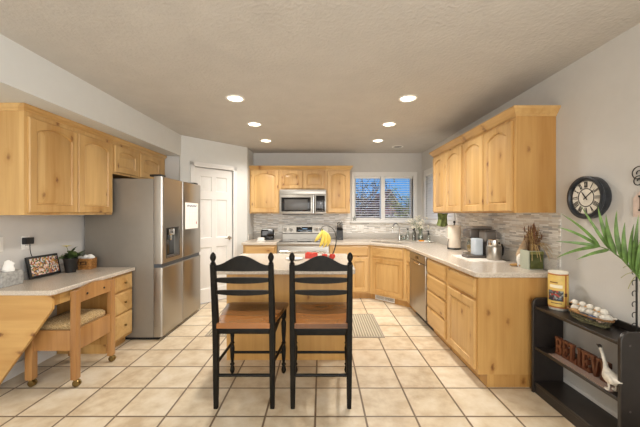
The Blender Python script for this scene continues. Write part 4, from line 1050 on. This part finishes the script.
mb.obj('twig_rim', plain('twig', '#8a6540', .8, noise=.3, nscale=50), t)
o = MB().prism([(A_*.85*math.cos(a), B_*.85*math.sin(a)) for a in [2*PI*i/28 for i in range(28)]], 'z', .0065, .028).obj('moss_bed', plain('moss', '#6d6a4a', 1, noise=.4, nscale=60, bump=.8, bscale=80), t)
wb = plain('white_bird', '#dcd7cc', .55, noise=.05)
b0 = None
spots = [(1.770, 2.128), (1.778, 2.072), (1.78, 2.016), (1.778, 1.960), (1.770, 1.904)]
names = ['white bird figurine in the shelf basket, the one nearest the tin', 'white bird figurine in the shelf basket, second from the tin', 'white bird figurine in the shelf basket, middle of the row', 'white bird figurine in the shelf basket, fourth from the tin', 'white bird figurine at the near end of the shelf basket']
for (x, y), l in zip(spots, names):
    if b0 is None:
        b0 = thing('bird_figurine', l, 'figurine', (x, y, SZ+.0285), 1.5, 'white birds in the basket')
        mb = MB(); mb.ball((0, 0, .028), (.026, .034, .028), 14); mb.ball((0, .010, .067), (.019, .021, .019), 12); mb.ball((0, -.036, .034), (.010, .016, .006), 8); mb.obj('body', wb, b0, 60)
        MB().lathe([(.005, 0), (.001, .014)], (0, .030, .065), 8, 'y').obj('beak', plain('orange_beak', '#c9955a', .5), b0)
    else: dup(b0, (x, y, SZ+.0285), l, rz=random.uniform(.9, 2.0))
sb = [((1.735, 2.10), '#b58f5e', 'tan painted stone in the shelf basket near the tin', (.03, .034, .016)), ((1.733, 2.03), '#4c4b4d', 'dark grey stone in the middle of the shelf basket', (.024, .028, .014)), ((1.733, 1.965), '#4d6087', 'blue painted stone in the shelf basket', (.024, .027, .015)), ((1.738, 1.91), '#c7a79a', 'pinkish stone at the near end of the shelf basket', (.02, .022, .013))]
for (x, y), cc, l, r in sb: solo('painted_stone', MB().ball((0, 0, r[2]), r, 14), plain('stone_'+cc[1:], cc, .5, noise=.15, nscale=50), l, 'stone', (x, y, SZ+.0285), 0, 'stones in the basket')

# runner and word sign on the middle shelf
MZ = .3575
solo('shelf_runner', MB().box(-.075, .075, -.235, .235, 0, .008, .002), stripes('woven_runner', '#5f4a40', '#a08a7c', 'Y', .011), 'ribbed brown and grey runner under the word sign on the middle shelf', 'runner', (1.725, 1.995, MZ))
t = thing('word_sign', 'brown wooden letters spelling BELIEVE on the middle shelf', 'sign', (1.715, 2.235, MZ+.0085), FR)
brown = wood('sign_wood', '#663a25', '#3f2114', axis='x', knots=.98, board=.5)
lh = .122
def serif_bar(x0, x1): return [(x0-.006, 0), (x1+.006, 0), (x1+.006, .014), (x1, .016), (x1, lh-.016), (x1+.006, lh-.014), (x1+.006, lh), (x0-.006, lh), (x0-.006, lh-.014), (x0, lh-.016), (x0, .016), (x0-.006, .014)]
def letter(ch, x):
    mb = MB(); mb.M = Matrix.Translation((x, 0, 0)); a, b = -.012, .012
    if ch == 'B':
        P = [(0, 0), (.04, 0)]+[(.04+.022*math.sin(q), .032-.032*math.cos(q)) for q in [PI*i/8 for i in range(1, 8)]]+[(.048, .062)]+[(.038+.02*math.sin(q), .090-.028*math.cos(q)) for q in [PI*i/8 for i in range(1, 8)]]+[(.036, lh), (0, lh), (0, lh-.014), (.006, lh-.016), (.006, .016), (0, .014)]
        mb.prism(P, 'y', a, b, [[(.024, .016), (.038, .018), (.044, .032), (.038, .048), (.024, .050)], [(.024, .070), (.036, .072), (.040, .088), (.034, .102), (.024, .104)]]); wd = .064
    elif ch == 'E':
        mb.prism([(0, 0), (.058, 0), (.058, .034), (.052, .034), (.046, .016), (.024, .016), (.024, .052), (.036, .052), (.038, .042), (.044, .042), (.044, .078), (.038, .078), (.036, .068), (.024, .068), (.024, lh-.016), (.044, lh-.016), (.050, lh-.032), (.056, lh-.032), (.056, lh), (0, lh), (0, lh-.014), (.006, lh-.016), (.006, .016), (0, .014)], 'y', a, b); wd = .061
    elif ch == 'L':
        mb.prism([(0, 0), (.058, 0), (.058, .040), (.052, .040), (.044, .016), (.024, .016), (.024, lh-.016), (.032, lh-.014), (.032, lh), (-.002, lh), (-.002, lh-.014), (.006, lh-.016), (.006, .016), (0, .014)], 'y', a, b); wd = .061
    elif ch == 'I':
        mb.prism(serif_bar(.007, .026), 'y', a, b); wd = .036
    else:
        mb.prism([(.028, 0), (.042, 0), (.062, lh-.016), (.070, lh-.014), (.070, lh), (.044, lh), (.044, lh-.014), (.050, lh-.016), (.0375, .036), (.026, lh-.016), (.032, lh-.014), (.032, lh), (-.002, lh), (-.002, lh-.014), (.006, lh-.016)], 'y', a, b); wd = .071
    mb.obj('letter', brown, t, 25); return wd
x = 0
for ch in 'BELIEVE': x += letter(ch, x)+.001
# goose
t = thing('goose_figurine', 'white goose figurine with a dark head standing before the word sign', 'figurine', (1.660, 1.748, MZ+.0085), -.3)
wg = plain('white_goose', '#cfc9bd', .6, noise=.15, nscale=40)
S12 = Matrix.Scale(1.2, 4)
mb = MB(); mb.M = S12; rs = []
for y, z, rx, rz_ in ((-.068, .075, .004, .003), (-.05, .070, .018, .012), (-.02, .062, .029, .024), (.015, .06, .031, .029), (.04, .068, .023, .024), (.052, .085, .013, .014), (.060, .11, .009, .010), (.078, .14, .0075, .0085), (.098, .165, .007, .0085)):
    rs.append([(rx*math.cos(a), y-.25*rz_*math.sin(a)*(1 if y > .045 else 0), z+rz_*math.sin(a)) for a in [2*PI*i/14 for i in range(14)]])
mb.rings(rs); mb.obj('body', wg, t, 60)
mb = MB(); mb.M = S12; mb.ball((0, .105, .172), (.009, .013, .010), 10); hd = mb.obj('head', plain('dark_head', '#3a3632', .6), t)
mb = MB(); mb.M = S12; mb.lathe([(.006, 0), (.004, .012), (.001, .022)], (0, .115, .171), 8, 'y').obj('beak', plain('dark_beak', '#57483a', .5), hd)
for s in (-1, 1):
    mb = MB(); mb.M = S12; mb.ball((s*.027, -.012, .065), (.007, .044, .019), 10); mb.obj('wing', wg, t, 60)
    mb = MB(); mb.M = S12; mb.tube([(s*.013, .005, .045), (s*.014, .0, .02), (s*.014, .004, .004)], [.006, .004, .004], 6); mb.ball((s*.015, .014, .004), (.010, .017, .004), 8); mb.obj('leg', wg, t)

# wall clock
t = thing('wall_clock', 'round black wall clock with a pale Roman numeral dial on the right wall', 'clock', (XR-.001, 2.125, 1.490), FR)
R0 = .143
mb = MB().lathe([(R0-.006, 0), (R0+.002, -.01), (R0+.004, -.035), (R0+.002, -.050), (R0+.006, -.056), (R0+.004, -.066), (R0-.004, -.070), (R0-.015, -.069), (R0-.020, -.062), (R0-.022, -.050)], (0, 0, 0), 48, 'y', cap=False)
mb.obj('case', plain('blue_black_case', '#22262c', .4, noise=.5, nscale=26), t)
MB().lathe([(R0-.020, -.045), (R0-.020, -.050), (.001, -.050)], (0, 0, 0), 48, 'y').obj('dial', plain('aged_dial', '#d9d4c8', .7, noise=.1, nscale=20), t)
mb = MB()
for r_, wd_ in ((R0-.024, .002), (.062, .003), (R0-.029, .001)):
    mb.lathe([(r_-wd_, -.050), (r_-wd_, -.0515), (r_+wd_, -.0515), (r_+wd_, -.050)], (0, 0, 0), 48, 'y', cap=False)
mb.obj('dial_ring', M['iron'], t)
num = {1: 'I', 2: 'II', 3: 'III', 4: 'IIII', 5: 'V', 6: 'VI', 7: 'VII', 8: 'VIII', 9: 'IX', 10: 'X', 11: 'XI', 12: 'XII'}
for hnum, s_ in num.items():
    mb = MB(); mb.M = Matrix.Rotation(math.radians(30*hnum), 4, 'Y')
    wds = {'I': .0075, 'V': .014, 'X': .014}; tot = sum(wds[ch] for ch in s_); x = -tot/2; z0, z1 = .070, .110
    for ch in s_:
        wd_ = wds[ch]; c_ = x+wd_/2
        def stroke(xa, xb, w_): mb.prism([(xa-w_, z0), (xa+w_, z0), (xb+w_, z1), (xb-w_, z1)], 'y', -.0525, -.050)
        if ch == 'I': stroke(c_, c_, .0017)
        elif ch == 'V': stroke(c_, c_-wd_*.35, .0019); stroke(c_, c_+wd_*.35, .001)
        else: stroke(c_+wd_*.32, c_-wd_*.32, .0019); stroke(c_-wd_*.32, c_+wd_*.32, .001)
        x += wd_
    mb.obj('numeral', M['iron'], t, 0)
for ang, ln, w_ in ((52, .092, .0022), (-38, .058, .003)):
    mb = MB(); mb.M = Matrix.Rotation(math.radians(ang), 4, 'Y'); mb.prism([(-w_, -.02), (w_, -.02), (w_*1.4, ln*.6), (0, ln), (-w_*1.4, ln*.6)], 'y', -.055, -.0532); mb.obj('hand', M['iron'], t)
MB().lathe([(.006, -.050), (.006, -.057), (.002, -.058)], (0, 0, 0), 12, 'y').obj('hub', M['iron'], t)

# hanging sign with scroll bracket at the right edge
t = thing('hanging_sign', 'pale wooden sign with a dark letter and black scroll hanger at the right edge', 'sign', (XR-.001, 1.788, 1.36), FR)
zc_ = .06
P = [(-.048, .0), (.20, .0), (.20, .11), (.16, .155), (-.005, .155), (-.048, .11)]
mb = MB().prism([(u, v) for u, v in P], 'y', -.018, -.002); mb.obj('board', plain('pale_pink_wood', '#cdb9ad', .7, noise=.12, nscale=25), t)
mb = MB().prism([(-.016, .034), (.020, .034), (.020, .044), (.012, .046), (.012, .114), (.020, .116), (.020, .126), (-.016, .126), (-.016, .116), (-.008, .114), (-.008, .046), (-.016, .044)], 'y', -.0205, -.0175); mb.obj('letter', M['iron'], t)
def spiral(cx, cz, r0, turns, a0, s=1, n=26): return [(cx+(r0*(1-.78*i/n))*math.cos(a0+s*2*PI*turns*i/n), -.012, cz+(r0*(1-.78*i/n))*math.sin(a0+s*2*PI*turns*i/n)) for i in range(n+1)]
mb = MB(); mb.tube([(.12, -.012, .235), (.06, -.012, .275)]+spiral(-.022, .255, .044, 1.35, 1.2, 1), .003, 6); mb.tube([(.12, -.012, .20), (.05, -.012, .225)]+spiral(-.022, .21, .034, 1.3, 1.0, 1), .0028, 6)
mb.tube([(.076, -.012, .155), (.076, -.012, .262)], .003, 6); mb.obj('scroll_hanger', M['iron'], t)

# black iron trellis and palm
t = thing('iron_plant_rack', 'black iron rod with curled hooks rising from the shelf at the right edge', 'plant rack', (1.825, 1.775, SZ), 0)
MB().tube([(0, 0, .0), (0, 0, .44)], .005, 8).lathe([(.03, 0), (.03, .006), (.006, .012)], (0, 0, 0), 14).obj('upright', M['iron'], t)
for k in range(6):
    z = .06+k*.062; pts = [(-.013+.013*math.cos(a), 0, z+.016*math.sin(a)) for a in [PI*(-.2+1.5*i/10) for i in range(11)]]
    MB().tube([(0, 0, z-.012)]+pts, .0025, 5).obj('curl', M['iron'], t)

t = thing('palm_plant', 'potted palm with long green fronds reaching in from the right edge', 'plant', (1.66, 1.30, 0))
po = (1.66, 1.30, 0)
MB().lathe([(.12, 0), (.14, .02), (.17, .30), (.18, .32), (.165, .33), (.15, .30)], (0, 0, .0), 24).obj('pot', plain('terracotta_grey', '#6b5a4c', .7), t)
MB().lathe([(.15, .27), (.01, .29)], (0, 0, 0), 18).obj('soil', M['soil'], t)
mb = MB(po)
def blade(mb, a, c, b, wd, n=9):
    """folded leaflet along a bezier from a to b"""
    pts = bez(a, c, b, n); view = Vector((-.35, -.9, .2)).normalized(); L_, R_, Cn = [], [], []
    for i, p in enumerate(pts):
        u = i/n; tg = (pts[min(i+1, n)]-pts[max(i-1, 0)]).normalized(); sd = tg.cross(view).normalized()
        ww = wd*min(1, u*5+.25)*(1-u**2.2)+.0004
        nn = sd.cross(tg); L_.append(p-sd*ww+nn*ww*.35); R_.append(p+sd*ww+nn*ww*.35); Cn.append(p)
    V = L_+Cn+R_; m = n+1; Fc = []
    for i in range(n): Fc += [[i, i+1, m+i+1, m+i], [m+i, m+i+1, 2*m+i+1, 2*m+i]]
    mb.add(V, Fc)
st = [Vector((1.66, 1.30, .28)), Vector((1.68, 1.36, .7)), at(645, 287, 1.50), at(638, 276, 1.54), at(622, 259, 1.60), at(611, 250.5, 1.65), at(598, 246, 1.70)]
mb.tube(st, [.010, .008, .006, .005, .004, .003, .002], 7); 
LV = [((561.6, 214), (600, 247, 1.70), (585, 228), 1.66), ((557, 227), (598, 246, 1.7), (578, 232), 1.72), ((556, 241.5), (597, 246, 1.7), (575, 242), 1.78), ((556.5, 258), (600, 246.5, 1.7), (575, 248), 1.62), ((576, 260), (609, 250, 1.66), (592, 252), 1.55),
      ((581, 206), (609, 249, 1.66), (594, 227), 1.76), ((598, 206), (612, 251, 1.65), (601, 228), 1.72), ((606, 214), (616, 255, 1.62), (606, 235), 1.70), ((617, 210), (622, 259, 1.60), (613, 234), 1.66), ((625, 222), (627, 264, 1.58), (621, 243), 1.62), ((634, 224), (632, 270, 1.56), (628, 247), 1.58), ((638.5, 215), (635, 273, 1.55), (634, 244), 1.56), ((645, 222), (637, 275, 1.54), (639, 250), 1.52), ((652, 235), (640, 280, 1.53), (644, 256), 1.50)]
for tip, base, ctl, yt in LV:
    b = at(*base); e = at(tip[0], tip[1], yt); c_ = at(ctl[0], ctl[1], (base[2]+yt)/2)
    blade(mb, b, c_, e, .0125 if tip[0] > 590 else .009)
mb.obj('frond', M['leaf'], t, 60)
mb = MB(po); rnd = random.Random(2)
for k in range(3):
    a = -.6-k*.9; tipv = Vector((1.66+.02*k-.10, 1.30-.45*math.sin(.6+.3*k), 1.25-.1*k)); pts = bez((1.66, 1.30, .28), (1.66, 1.28, .95), tipv, 10)
    mb.tube(pts, .005, 6)
    for i in range(4, 10):
        for s in (-1, 1):
            q = Vector(pts[i]); e = q+Vector((s*.10-.05, -.12, .05)); e.x = min(e.x, 1.84); blade(mb, q, (q+e)/2+Vector((0, 0, .04)), e, .010, 5)
mb.obj('frond', M['leaf'], t, 60)
mb = MB(po)                                             # thin dry stems over the rack
for e, c_ in (((623, 268), (630, 264)), ((621, 278), (630, 272)), ((628, 289), (634, 276))):
    mb.tube(bez(at(642, 275, 1.56), at(c_[0], c_[1]-3, 1.58), at(e[0], e[1], 1.62), 7), .0016, 4)
mb.obj('dry_stem', plain('dry_stem', '#9a9a6a', .8), t)

# ------------------------------------------------------------------ rugs
def rug(loc, wd, ln, label):
    t = thing('kitchen_mat', label, 'rug', loc, 0, 'striped kitchen mats')
    MB().box(-wd/2, wd/2, -ln/2, ln/2, 0, .008, .003).obj('weave', stripes('striped_mat', '#8f8674', '#bdb39c', 'X', .03), t)
    MB().prism(rect(-wd/2-.004, wd/2+.004, -ln/2-.004, ln/2+.004), 'z', 0, .009, [rect(-wd/2+.014, wd/2-.014, -ln/2+.014, ln/2-.014)]).obj('border', plain('mat_border', '#a2988a', .95), t)
    return t
rug((.51, 3.80, .0005), .39, .78, 'grey striped mat on the floor right of the island before the sink side')
rug((-1.10, 3.72, .0005), .40, .55, 'grey striped mat on the floor left of the island toward the refrigerator')

# ------------------------------------------------------------------ ceiling lights
def downlight(x, y, label, on=True):
    t = thing('recessed_light', label, 'ceiling light', (x, y, ZC), 0, 'recessed ceiling lights')
    MB().lathe([(.094, -.0005), (.094, -.006), (.078, -.010), (.070, -.004), (.070, -.0005)], (0, 0, 0), 32, cap=False).obj('trim_ring', M['white'], t)
    MB().lathe([(.0705, -.0006), (.07, -.004), (.001, -.0045)], (0, 0, 0), 28).obj('lens', M['bulb'] if on else M['greyplastic'], t)
    if on:
        d = bpy.data.lights.new('bulb', 'SPOT'); d.energy = 62; d.color = (1, .94, .86); d.spot_size = math.radians(150); d.spot_blend = .9; d.shadow_soft_size = .07
        l = bpy.data.objects.new('bulb', d); C.objects.link(l); l.parent = t; l.location = (0, 0, -.03)
for x, y, l in ((-.838, 3.0, 'lit recessed ceiling light, nearest of the left row'), (-.837, 3.866, 'lit recessed ceiling light, middle of the left row'), (-.85, 4.74, 'lit recessed ceiling light, farthest of the left row'),
                (.85, 3.0, 'lit recessed ceiling light, nearest of the right row'), (.857, 3.866, 'lit recessed ceiling light, middle of the right row'), (.88, 4.74, 'lit recessed ceiling light, farthest of the right row')):
    downlight(x, y, l)
downlight(1.29, 5.17, 'unlit grey recessed ceiling light above the corner sink', False)

# ------------------------------------------------------------------ outdoors behind the sink window
G = -1.2
solo('lawn', MB().box(-25, 30, 6.2, 45, G-.2, G), plain('dry_grass', '#8c8a62', .95, noise=.25, nscale=2), 'dry lawn outside the sink window', 'lawn')
t = thing('neighbor_house', 'reddish gabled house outside the sink window', 'house', (4.2, 18, G)); ho = (4.2, 18, G)
sid = stripes('pink_siding', '#a58079', '#8f6a64', 'Z', .16); rf = plain('roof_shingle', '#5a3f3a', .9, noise=.25, nscale=8)
mb = MB(ho); mb.prism([(3.15, G), (4.45, G), (4.45, 1.55), (3.8, 2.5), (3.15, 1.55)], 'y', 17, 21); mb.obj('gable_wall', sid, t, 0)
mb = MB(ho); mb.prism([(3.0, 1.42), (3.8, 2.6), (4.6, 1.42), (4.6, 1.52), (3.8, 2.72), (3.0, 1.52)], 'y', 16.8, 21); mb.obj('gable_roof', rf, t, 0)
MB(ho).prism([(3.05, 1.42), (3.8, 2.5), (4.55, 1.42), (4.55, 1.50), (3.8, 2.6), (3.05, 1.50)], 'y', 16.7, 16.79).obj('barge_board', plain('pale_barge', '#c9b3ad', .8), t, 0)
MB(ho).box(1.2, 7.5, 18, 22, G, 1.0).obj('wing_wall', sid, t, 0)
MB(ho).prism([(17.7, .95), (22.3, .95), (20, 1.75)], 'x', 1.0, 7.7).obj('wing_roof', plain('maroon_roof', '#6b3f3c', .9, noise=.2, nscale=8), t, 0)
wn = MB(ho).box(3.5, 4.1, 16.95, 16.999, .2, 1.2).obj('window', M['blackglass'], t); MB(ho).prism(rect(3.42, 4.18, .12, 1.28), 'y', 16.94, 16.999, [rect(3.5, 4.1, .2, 1.2)]).obj('window_trim', M['trim'], wn)
solo('yard_fence', MB().prism([(0, G), (6, G), (6, .55), (0, .55)], 'y', 13.9, 13.95), stripes('fence_boards', '#7a5f4c', '#6b5140', 'X', .14, .9, .9), 'brown board fence outside below the sink window', 'fence')
def tree(x, y, h, label, bare, seed, spread):
    t = thing('yard_tree', label, 'tree', (x, y, G), 0, 'trees outside the sink window'); r_ = random.Random(seed)
    tr = MB(); br = MB(); lf = MB()
    tr.tube([(0, 0, .002), (.05, 0, h*.35), (0, 0.05, h*.6)], [.14, .11, .07], 8)
    for i in range(46):
        a = r_.uniform(0, 2*PI); z = r_.uniform(h*.22, h*.6); L_ = r_.uniform(.5, 1)*spread; e = Vector((L_*math.cos(a), L_*math.sin(a), z+L_*r_.uniform(.1, .9)))
        pts = bez((0, 0, z), (e.x*.5, e.y*.5, z+.1), e, 4); br.tube(pts, [.035, .026, .02, .013, .006], 4)
        for k in range(4):
            q = Vector(pts[r_.randint(1, 4)]); e2 = q+Vector((r_.uniform(-.5, .5), r_.uniform(-.5, .5), r_.uniform(0, .6))); br.tube([q, (q+e2)/2+Vector((0, 0, .05)), e2], [.012, .009, .004], 4)
            for m in range(5 if bare else 26):
                leaf(lf, q.lerp(e2, r_.uniform(.3, 1))+Vector((r_.uniform(-.18, .18), r_.uniform(-.18, .18), r_.uniform(-.18, .18))), (r_.uniform(-1, 1), r_.uniform(-1, 1), r_.uniform(-.5, .5)), r_.uniform(.07, .13), .03, .2, 2)
    tr.obj('trunk', plain('bark', '#4b3b30', .95), t); br.obj('branches', plain('bark_thin', '#55453a', .95), t)
    o = lf.obj('foliage', plain('tree_leaf_'+str(seed), '#a3ab55' if not bare else '#7a6a45', .8, noise=.35, nscale=3), t, 0); o['kind'] = 'stuff'
tree(1.35, 9.8, 5.0, 'mostly bare tree outside the left half of the sink window', True, 4, 1.0)
tree(3.80, 12.6, 4.6, 'yellow-green leafy tree outside the right half of the sink window', False, 8, .95)
